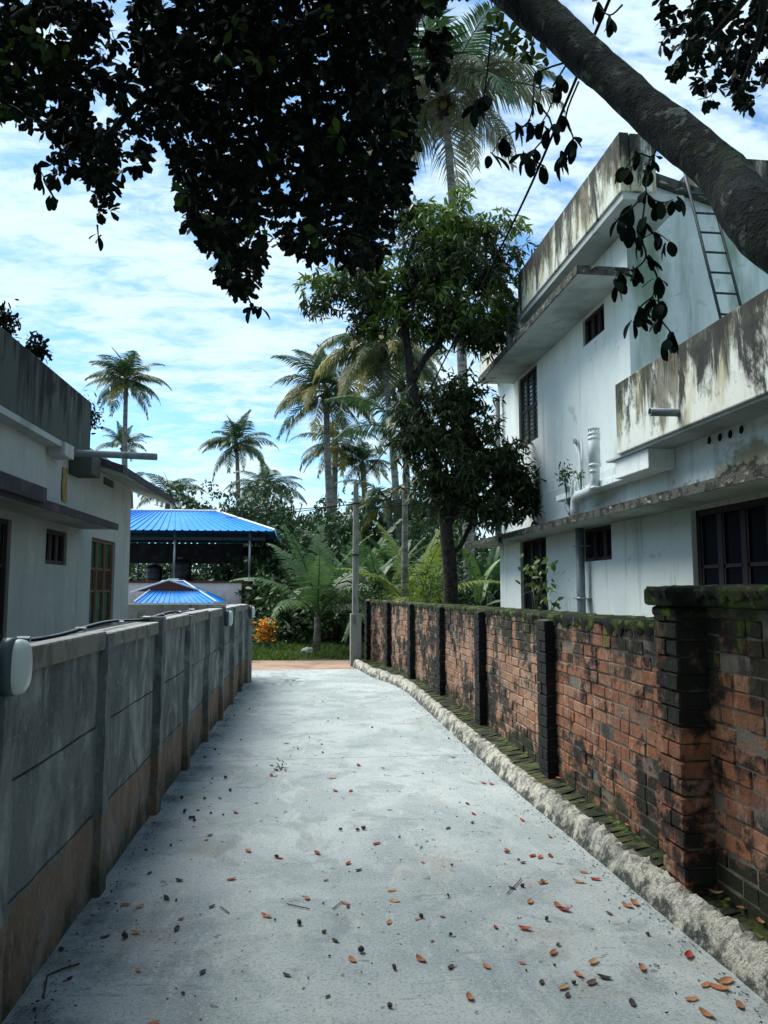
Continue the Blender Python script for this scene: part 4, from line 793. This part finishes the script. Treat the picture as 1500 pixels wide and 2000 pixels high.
# undergrowth and grass
n_ = 26000; P_ = np.stack([rng.uniform(-12, 14, n_), 21.5 + rng.gamma(2, 1.6, n_), np.zeros(n_)], 1); P_[:, 2] = rng.uniform(0, 1, n_) ** 1.1 * (1.1 + .8 * np.sin(P_[:, 0] * 1.3) ** 2 + .12 * (P_[:, 1] - 21))
ok = ~((P_[:, 0] < -1.2) & (P_[:, 1] < 32) & (P_[:, 1] > 17)); P_ = P_[ok]
tag(link(bpy.data.objects.new('undergrowth', leafmesh('undergrowth', P_, unit(rng.normal(size=P_.shape) + [0, -.2, .2]), rng.uniform(.12, .3, len(P_)), .4, 'leaf_bush'))), 'tangled dark undergrowth filling the plot beyond the dirt road', 'undergrowth', kind='stuff')
n_ = 34000; P_ = np.stack([rng.uniform(-6, 9, n_), rng.uniform(17.8, 23, n_), np.full(n_, -.03)], 1); P_ = P_[(P_[:, 1] > 17.85 + .25 * np.sin(P_[:, 0] * 2.7) + .1 * rng.normal(size=n_)) & ~((P_[:, 0] < -1.3) & (P_[:, 1] > 17.3))]
L_ = rng.uniform(.05, .16, len(P_)) * (1 + .7 * np.sin(P_[:, 0] * 3 + P_[:, 1]) ** 2)
tag(link(bpy.data.objects.new('grass', leafmesh('grass', P_, unit(rng.normal(size=P_.shape) * [.6, .6, 0] + [0, 0, 1]), L_, .14, 'grass', 'lance'))), 'bright green grass strip beyond the dirt road', 'grass', kind='stuff')
fl = at(517, 1262, Y=20.5); o = empty('flower_bush', (fl.x, 20.5, 0), 'bush of bright orange flowers at the left end of the grass', 'flowers')
n_ = 420; P_ = np.stack([rng.normal(0, .12, n_), rng.normal(0, .12, n_), .25 + rng.uniform(0, .55, n_)], 1); me = leafmesh('blossom', P_, unit(rng.normal(size=P_.shape) + [0, -.6, .4]), rng.uniform(.05, .09, n_), .9, 'flower'); tag(link(bpy.data.objects.new('blossom', me), o), kind='stuff')
n_ = 500; P_ = np.stack([rng.normal(0, .25, n_), rng.normal(.1, .2, n_), rng.uniform(0, .8, n_)], 1); me = leafmesh('foliage', P_, unit(rng.normal(size=P_.shape)), rng.uniform(.06, .12, n_), .4, 'leaf_bush'); tag(link(bpy.data.objects.new('foliage', me), o), kind='stuff')
bm = bmesh.new(); bmesh.ops.create_icosphere(bm, subdivisions=3, radius=.16)
for v_ in bm.verts: v_.co *= 1 + .35 * noise.noise(v_.co * 9); v_.co.z *= .7
me = bpy.data.meshes.new('stone'); bm.to_mesh(me); bm.free(); me.materials.append(MAT['stone_white']); o = link(bpy.data.objects.new('stone', me)); o.location = at(602, 1270, Y=18.9); o.location.z = .08; o.scale = (1, .8, 1); tag(o, 'pale stone lying in the grass beside the young coconut palm', 'stone')
# ------------------------------------------------------------------ mango tree
mg = empty('mango_tree', label='dark leafy mango tree with forked trunk behind the brick wall', cat='tree')
mt = lambda px, py, Y=13: at(px, py, Y=Y)
base = mt(882, 1150); base.z = 0
def branch(pts, r0, r1, parent, m_='bark_mango', name='branch', n=9):
    P_ = spline([Vector(p) for p in pts], 4); mb = MB(); mb.tube(P_, [r0 + (r1 - r0) * i / (len(P_) - 1) for i in range(len(P_))], n); return mb.build(name, m_, parent, smooth=True)
branch([base, mt(880, 1130), mt(874, 1060), mt(868, 990), mt(850, 910), mt(828, 830)], .135, .09, mg, name='trunk')
branch([mt(828, 830), mt(806, 765), mt(798, 700), mt(790, 620), mt(792, 540), mt(810, 460)], .105, .04, mg)
branch([mt(806, 745), mt(830, 700), mt(862, 665), mt(890, 600), mt(900, 480)], .07, .03, mg)
branch([mt(872, 1030), mt(900, 980), mt(940, 920), mt(960, 900)], .08, .03, mg); branch([mt(790, 620), mt(740, 570), mt(690, 540)], .05, .02, mg); branch([mt(880, 1080), mt(900, 1065), mt(925, 1010)], .06, .03, mg)
MGL = [(880, 425, 75, 45), (800, 420, 40, 40), (945, 450, 60, 45), (845, 520, 110, 65), (960, 545, 50, 70), (720, 545, 85, 35), (650, 535, 45, 28), (640, 575, 30, 30), (745, 600, 70, 45), (900, 620, 90, 50), (975, 610, 38, 48), (830, 640, 60, 28), (720, 640, 25, 20), (950, 665, 40, 25), (890, 750, 45, 18), (840, 545, 70, 75),
  (870, 780, 60, 35), (910, 800, 55, 35), (860, 850, 85, 45), (940, 860, 60, 40), (900, 920, 100, 50), (985, 920, 45, 45), (930, 980, 80, 40), (1010, 960, 35, 40), (860, 960, 50, 40), (980, 1005, 55, 20), (800, 800, 35, 30), (1030, 985, 20, 16), (800, 880, 35, 40), (955, 640, 35, 45), (995, 870, 25, 30), (1020, 940, 25, 20)]
C_ = []
for (a_, b_, rx_, ry_) in MGL:                               # each lobe breaks up into small sprays with gaps between them
    for q in range(int(max(4, rx_ * ry_ / 210))):
        u = unit(rng.normal(size=3)) * rng.uniform(.25, 1.12); s = 13 / 1500; cc_ = np.array(at(a_, b_, Y=13)) + u[0] * Rv * rx_ * s + np.array([0, u[1] * max(rx_, ry_) * s * .95, u[2] * ry_ * s])
        m = rng.integers(9, 20); C_.append(cc_ + rng.normal(size=(m, 3)) * [.15, .15, .11])
C_ = np.concatenate(C_); P_, D, L_ = rosettes(C_, 7, .17, .5, .5); print('mango leaves', len(P_))
tag(link(bpy.data.objects.new('crown', leafmesh('crown', P_, D, L_, .24, 'leaf_mango', 'lance')), mg), kind='stuff')
# ------------------------------------------------------------------ overhanging tree
bt = empty('overhanging_tree', label='big dark tree arching over the lane with lichen spotted limb at the top right', cat='tree')
tb = Vector((3.05, 1.6, 0)); LP = [tb, Vector((3.0, 1.7, 1.2)), Vector((2.75, 2.1, 2.1)), at(1545, 485, Y=2.95), at(1405, 335, Y=3.5), at(1255, 208, Y=4.0), at(1100, 68, Y=4.5), at(1010, -10, Y=4.8), at(900, -110, Y=5.1), at(760, -260, Y=5.3)]
LPs = spline(LP, 6); rr = [.24] * 12 + [.2] * 6
rr = [float(np.interp(i, [0, 12, 18, 24, 30, 36, 42, 48, 54], [.27, .2, .13, .11, .115, .115, .135, .13, .1])) for i in range(len(LPs))]
LPs = [p for a_, b_ in zip(LPs, LPs[1:]) for p in (a_, a_.lerp(b_, .5))] + [LPs[-1]]; rr = [float(np.interp(i / 2, range(len(rr)), rr)) for i in range(len(LPs))]
mb = MB(); n_ = 28; u = None; rows = []
for i, p in enumerate(LPs):
    t = (LPs[min(i + 1, len(LPs) - 1)] - LPs[max(i - 1, 0)]).normalized(); u = t.orthogonal().normalized() if u is None else (u - t * u.dot(t)).normalized(); w = t.cross(u)
    rows.append([tuple(p + (u * math.cos(a) + w * math.sin(a)) * rr[i] * (1 + .2 * noise.noise((p.x * 2.2 + math.cos(a), p.y * 2.2 + math.sin(a), p.z * 2.2)) + .07 * noise.noise((p.x * 9 + 2 * math.cos(a), p.y * 9 + 2 * math.sin(a), p.z * 9)))) for a in np.linspace(0, 2 * math.pi, n_ + 1)[:-1]]); rows[-1].append(rows[-1][0])
mb.grid(rows); mb.build('limb', 'bark', bt, smooth=True)
sub = lambda pts, a_, b_: branch([at(x_, y_, Y=Y_) for x_, y_, Y_ in pts], a_, b_, bt, 'bark')
sub([(960, -100, 5.0), (850, -40, 5.1), (780, 90, 5.1), (720, 200, 5.1), (640, 330, 5.0), (590, 420, 4.9)], .075, .02); sub([(900, -110, 5.1), (650, 20, 5.2), (450, 120, 5.0), (300, 180, 4.8), (180, 300, 4.6)], .07, .015)
sub([(760, -260, 5.3), (400, -120, 5), (100, 0, 4.6), (-60, 100, 4.4)], .06, .02); sub([(450, 120, 5.0), (430, 300, 4.9), (440, 450, 4.9), (480, 570, 4.8)], .025, .006); sub([(800, 120, 5.1), (740, 300, 5.2), (700, 480, 5.2)], .03, .01)
branch([LP[7], at(1300, -150, Y=4.5), at(1500, -60, Y=4.2)], .06, .03, bt, 'bark'); sub([(1500, -60, 3.9), (1420, 40, 4.3), (1350, 110, 4.5)], .03, .01); sub([(1500, -60, 3.9), (1480, 80, 4.2), (1440, 190, 4.3)], .03, .008)
def inside(poly, x_, y_):
    c = False; j = len(poly) - 1
    for i in range(len(poly)):
        (a_, b_), (d_, e_) = poly[i], poly[j]
        if (b_ > y_) != (e_ > y_) and x_ < (d_ - a_) * (y_ - b_) / (e_ - b_) + a_: c = not c
        j = i
    return c
PA = [(-160, -250), (-160, 225), (20, 225), (85, 255), (105, 320), (90, 345), (150, 335), (178, 360), (188, 430), (205, 440), (218, 400), (232, 335), (275, 345), (285, 300), (295, 240), (262, 150), (232, 110), (228, 20), (240, -250)]
PB = [(240, -250), (262, 10), (262, 120), (292, 240), (325, 270), (345, 330), (355, 400), (385, 470), (415, 500), (445, 555), (470, 575), (490, 590), (505, 510), (560, 480), (600, 505), (640, 490), (690, 525), (735, 515), (765, 450), (800, 350), (815, 260), (808, 180), (790, 90), (810, 40), (860, 10), (960, -40), (960, -250)]
PC = [(1265, -250), (1290, 60), (1300, 145), (1330, 150), (1350, 120), (1365, 180), (1385, 205), (1405, 150), (1435, 170), (1450, 222), (1468, 215), (1480, 150), (1640, 150), (1640, -250)]
PD = [(815, 60), (850, 50), (885, 60), (872, 130), (850, 190), (832, 170)]
def fill(poly, n, y0, y1, br=0):
    xs = [p[0] for p in poly]; ys_ = [p[1] for p in poly]; o = []
    while len(o) < n:
        a_, b_ = R_(min(xs), max(xs)), R_(min(ys_), max(ys_))
        if inside(poly, a_, b_):
            Y_ = R_(y0, y1)
            if br and noise.noise((a_ / 60, b_ / 60, Y_ * .9)) < br: continue
            o.append(at(a_, b_, Y=Y_))
    return np.array([tuple(p) for p in o])
random.seed(5)
C_ = np.concatenate([fill(PA, 800, 4.1, 5.8, -.2), fill(PB, 3300, 4.4, 6.6, -.4), fill(PC, 560, 4.2, 5.6, -.25), fill(PD, 26, 4.8, 5.4)])
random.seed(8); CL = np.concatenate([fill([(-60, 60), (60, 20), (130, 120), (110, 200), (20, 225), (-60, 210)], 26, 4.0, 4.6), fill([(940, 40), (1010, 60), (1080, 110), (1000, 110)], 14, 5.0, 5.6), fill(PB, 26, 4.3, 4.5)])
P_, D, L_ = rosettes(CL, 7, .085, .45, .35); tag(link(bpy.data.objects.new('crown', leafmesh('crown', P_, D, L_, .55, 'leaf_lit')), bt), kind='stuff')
# unseen crown over the camera, and foliage added behind it to block the sky
ex = []
while len(ex) < 5200:
    p = np.array([R_(-6.5, 6), R_(-9, 6.5), R_(4.3, 7.2)])
    if len(ex) % 3 == 0: p = np.array([R_(-8, 8), R_(-10, -6), R_(1.5, 7)])
    q = proj(p)
    if q[2] > -.6 and (p[2] < 3.5 or (q[2] > .1 and -500 < q[0] < 2000 and q[1] > -260)): continue
    ex.append(p)
P_, D, L_ = rosettes(C_, 8, .086, .45, .35)
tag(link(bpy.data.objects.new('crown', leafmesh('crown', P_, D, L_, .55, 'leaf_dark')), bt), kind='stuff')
P_, D, L_ = rosettes(np.array(ex), 8, .2, .5, .35)
tag(link(bpy.data.objects.new('crown', leafmesh('crown', P_, D, L_, .6, 'leaf_dark')), bt), kind='stuff')  # includes the added foliage wall that darkens faces turned to the camera
# hanging sprays, every leaf its own piece
def leaf_one(k):
    mb = MB(); L = .115; rows = []; w = R_(.22, .3) * L; bd = R_(.1, .35)
    for i in range(6):
        t = i / 5; ww = w * math.sin(math.pi * (t * .9 + .05)) ** .7 * (.75 + .5 * t); z = -bd * L * t * t; rows.append([(t * L, -ww, z + .25 * ww), (t * L, 0, z), (t * L, ww, z + .25 * ww)])
    mb.grid(rows); me = bpy.data.meshes.new('leaf'); me.from_pydata(mb.v, [], mb.f); me.materials.append(MAT['leaf_spray']); me.polygons.foreach_set('use_smooth', [True] * len(mb.f)); return me
LM1 = [leaf_one(k) for k in range(6)]
SP = [[(1110, 120), (1048, 145), (1042, 195), (1030, 240), (985, 268), (960, 300)], [(1110, 120), (1080, 168), (1095, 152), (1058, 240), (1010, 245)], [(1130, 160), (1105, 228), (1120, 272), (1100, 300), (1095, 320)], [(1042, 195), (1078, 245), (1040, 300), (1062, 325), (1022, 300)], [(960, 60), (945, 190), (930, 205)],
      [(1290, 260), (1275, 305), (1245, 300), (1222, 330)], [(1290, 260), (1270, 330), (1262, 375), (1290, 395), (1315, 390)], [(1262, 375), (1235, 405), (1205, 430), (1225, 440)], [(1262, 375), (1255, 430), (1250, 465), (1280, 455), (1305, 470)], [(1250, 465), (1262, 500), (1240, 525), (1210, 530), (1200, 550)], [(1262, 500), (1285, 545), (1275, 580), (1290, 590)], [(1275, 580), (1250, 600), (1240, 620)], [(1285, 560), (1290, 620), (1310, 650), (1300, 665)],
      [(100, 340), (85, 350), (105, 385), (75, 325)], [(190, 440), (192, 462)], [(480, 570), (492, 596), (505, 600)], [(1215, 10), (1190, 30), (1165, 5)]]
random.seed(9)
for si, tw in enumerate(SP):
    Y0 = 4.25 if tw[0][0] > 1200 else 4.45 if tw[0][0] > 900 else 4.7
    pts = [at(a_, b_, Y=Y0 + .12 * math.sin(i * 2 + si)) for i, (a_, b_) in enumerate(tw)]
    branch(pts, .007, .003, bt, 'bark', 'twig', 5)
    for i, p in enumerate(pts[1:]):
        small = .72 if tw[0][0] < 700 else 1.0
        for k in range(random.choice((3, 4, 5))):
            if tw[0][0] >= 1200 or 1: o = bpy.data.objects.new('leaf', random.choice(LM1)); COL.objects.link(o); o.parent = bt
            o.location = p + Vector((R_(-.02, .02), R_(-.02, .02), R_(-.02, .02))); o.rotation_euler = (R_(-.6, .6), R_(.5, 1.5), R_(0, 6.28)); s = small * R_(.75, 1.15); o.scale = (s, s, s)
# ------------------------------------------------------------------ fallen leaves
def litter(kind, k):
    mb = MB(); L = .034 if kind != 'pod' else .02; rows = []; cu, cv = R_(.2, .6), R_(.1, .5)
    for i in range(6):
        t = i / 5 * 2 - 1; ww = L * .46 * (1 - t * t) ** .6 + .0005; z0 = cu * L * t * t * .7
        rows.append([(t * L, s * ww, z0 + cv * ww * s * s + .001) for s in (-1, -.5, 0, .5, 1)])
    mb.grid(rows); return mb
def pod():
    bm = bmesh.new(); bmesh.ops.create_icosphere(bm, subdivisions=1, radius=.012)
    for v_ in bm.verts: v_.co.x *= 1.4; v_.co += Vector((R_(-.003, .003),) * 3); v_.co.z += .012
    me = bpy.data.meshes.new('pod'); bm.to_mesh(me); bm.free(); me.materials.append(MAT['litter_dark']); return me
LT = {}
for c in ('red', 'orange', 'dark', 'green'):
    LT[c] = []
    for k in range(4):
        mb = litter(c, k); me = bpy.data.meshes.new('fallen_leaf'); me.from_pydata(mb.v, [], mb.f); me.materials.append(MAT['litter_' + c]); LT[c].append(me)
PODS = [pod() for _ in range(3)]
NM = {'red': 'small red curled fallen leaf on the grey concrete lane', 'orange': 'small orange brown fallen leaf on the grey concrete lane', 'dark': 'dark withered fallen leaf on the grey concrete lane', 'green': 'green fallen leaf on the lane'}
def drop(c, px, py, s=1, z=.002, label=None, pod_=False):
    p = at(px, py, Z=z); o = bpy.data.objects.new('fallen_pod' if pod_ else 'fallen_leaf', random.choice(PODS) if pod_ else random.choice(LT[c])); COL.objects.link(o)
    o.location = (p.x, p.y, z); o.rotation_euler = (R_(-.08, .08), R_(-.08, .08), R_(0, 6.28)); s *= R_(.75, 1.05); o.scale = (s, s, s * R_(.7, 1.2))
    far = 'nearest' if p.y < 3.6 else 'middle' if p.y < 5.5 else 'farther' if p.y < 8.5 else 'farthest'; side = 'left' if p.x < -.15 else 'central' if p.x < .85 else 'right'; plc = side + ' part of the ' + far + ' lane'
    if pod_: tag(o, 'tiny dark fallen seed pod on the ' + plc, 'seed pod', 'dark seed pods on the ' + plc)
    else: tag(o, label or {'red': 'small red curled', 'orange': 'small orange brown', 'dark': 'dark withered', 'green': 'green'}[c] + ' fallen leaf on the ' + plc, 'fallen leaf', None if label else c + ' fallen leaves on the ' + plc)
random.seed(12)
for px, py in ((945, 1530), (685, 1545), (460, 1588), (620, 1667), (680, 1687), (545, 1676), (452, 1718), (1040, 1672), (1055, 1675), (1075, 1672), (1163, 1718), (735, 1648), (1020, 1602), (655, 1545), (560, 1452), (530, 1515), (630, 1470), (700, 1495), (885, 1480), (960, 1532), (925, 1590)): drop('red', px, py)
for px, py in ((1140, 1704), (1130, 1723), (675, 1765), (1035, 1762), (520, 1790), (760, 1802), (1350, 1952), (1100, 1930), (1255, 1893), (245, 1768), (272, 1772), (265, 1823), (1158, 1880), (600, 1755), (765, 1740), (485, 1663), (1130, 1905), (770, 1760), (1060, 1725), (990, 1660), (1445, 1965), (650, 1520), (1090, 1770), (300, 2000), (950, 1888)): drop('orange', px, py)
for px, py, c, s, lab in ((1025, 1815, 'red', 1.15, 'bright red brown fallen leaf alone in the middle right of the lane'), (1345, 1868, 'red', 1.1, 'crumpled crimson leaf near the kerb at the lower right'), (1102, 1778, 'red', 1.2, 'deep red fallen leaf with a pale one under its edge'), (968, 1812, 'red', .7, 'tiny red leaf left of the red brown leaf'),
    (1405, 1930, 'orange', 1.7, 'largest orange leaf at the bottom right beside the kerb'), (1378, 1925, 'orange', 1.1, 'orange leaf touching the left side of the largest leaf'), (1418, 1918, 'orange', 1.2, 'orange leaf overlapping the top of the largest leaf'), (1380, 1982, 'orange', 1.1, 'brown orange leaf at the very bottom right edge'), (1225, 1770, 'orange', 1.3, 'orange leaf pair, left one, near the kerb'), (1240, 1765, 'orange', 1.0, 'orange leaf pair, right one, near the kerb'),
    (1080, 1862, 'orange', 1.1, 'brown rimmed orange leaf below the red brown leaf'), (822, 1875, 'orange', 1.0, 'orange leaf right of centre near the bottom edge'), (688, 1875, 'orange', 1.0, 'orange leaf beside a dark pod near the bottom centre'), (918, 1950, 'orange', .9, 'pale orange leaf lowest in the centre of the lane'), (1180, 1910, 'dark', 1.2, 'large dark brown curled leaf low on the right'), (1155, 1920, 'dark', 1.0, 'slim dark leaf left of the large brown curled leaf')): drop(c, px, py, s, label=lab)
for px, py in ((350, 1720), (292, 1706), (325, 1755), (205, 1830), (410, 1632), (1060, 1722), (990, 1665), (913, 1570), (875, 1618), (395, 1900), (120, 1855), (880, 1890), (655, 1838), (345, 1815), (1235, 1960), (560, 1905), (430, 1560), (700, 1700), (1000, 1735), (1190, 1785)): drop('dark', px, py, .8)
for px, py in ((243, 1832), (372, 1600), (400, 1562), (312, 1547), (665, 1622), (698, 1622), (1020, 1732), (822, 1792), (705, 1860), (378, 1598), (360, 1588), (355, 1560), (380, 1605), (440, 1520), (450, 1545), (710, 1620), (400, 1480), (420, 1465)): drop('dark', px, py, 1.1, pod_=True)
for _ in range(90):
    py = 1340 + 640 * R_(0, 1) ** 1.3; yy = 1.6 * 1500 / (py - 1150); lo_, hi_ = 575 - 1.0 / yy * 1500, 575 + 1.75 / yy * 1500; px = R_(lo_, hi_); c = random.choice(('red', 'orange', 'dark', 'dark'))
    if random.random() < .5: drop(c, px, py, R_(.4, .7))
    else: drop(c, px, py, R_(.4, 1), pod_=True)
for px, py, c, lab in ((1400, 1745, 'orange', 'orange leaf on the mossy footing at the foot of the tall wall'), (1420, 1758, 'green', 'yellow green leaf on the mossy footing below the tall wall'), (1452, 1775, 'orange', 'tan leaf right of the green leaf on the footing'), (1485, 1800, 'orange', 'tan leaf at the right edge of the mossy footing'), (1225, 1612, 'orange', 'pale leaf on the moss beside the pillar foot'), (1090, 1520, 'orange', 'small pale leaf on the moss past the second pilaster'), (1030, 1470, 'orange', 'tiny pale leaf on the far mossy footing')): drop(c, px, py, 1, .135, lab)
n_ = 3600; yy = 1.5 + 14 * rng.uniform(0, 1, n_) ** 1.3; xx = rng.uniform(-.95, 1.8, n_); xx[1300:2500] = -1.08 + yy[1300:2500] * math.tan(LA) + rng.exponential(.07, 1200); xx[2500:] = np.interp(yy[2500:], [0, 4, 8, 16], [1.82, 1.8, 1.74, 1.7]) - rng.exponential(.07, 1100); P_ = np.stack([xx, yy, np.full(n_, .004)], 1)
tag(link(bpy.data.objects.new('leaf_litter', leafmesh('leaf_litter', P_, unit(rng.normal(size=P_.shape) * [1, 1, .1]), rng.uniform(.006, .02, n_), .4, 'litter_dark', 'ov', 0))), 'tiny dark crumbs of leaf litter on the concrete', 'litter', kind='stuff')
def twig(pts, label, r=.0025): mb = MB(); mb.tube([at(a_, b_, Z=.008) for a_, b_ in pts], r, 5); mb.build('fallen_twig', 'litter_dark', label=label, cat='twig')
twig([(85, 1950), (92, 1905), (120, 1893), (155, 1882)], 'curved dark twig on the lane beside the foot of the precast wall', .004); twig([(560, 1765), (605, 1775)], 'thin straight twig left of centre on the lane'); twig([(990, 1745), (1010, 1725), (1018, 1715)], 'short dark twig beside a pod on the right of the lane'); twig([(650, 1775), (668, 1760)], 'tiny twig in the middle of the lane'); twig([(430, 1770), (448, 1783)], 'pale thin twig near the left on the lane')
p = at(548, 1505, Z=0); plantlet(None, (p.x, p.y, -.03), .07, 40, .05, 'leaf_mango', label='green leaf sprig lying on the lane left of centre', cat='sprig', wr=.25, shape='lance')
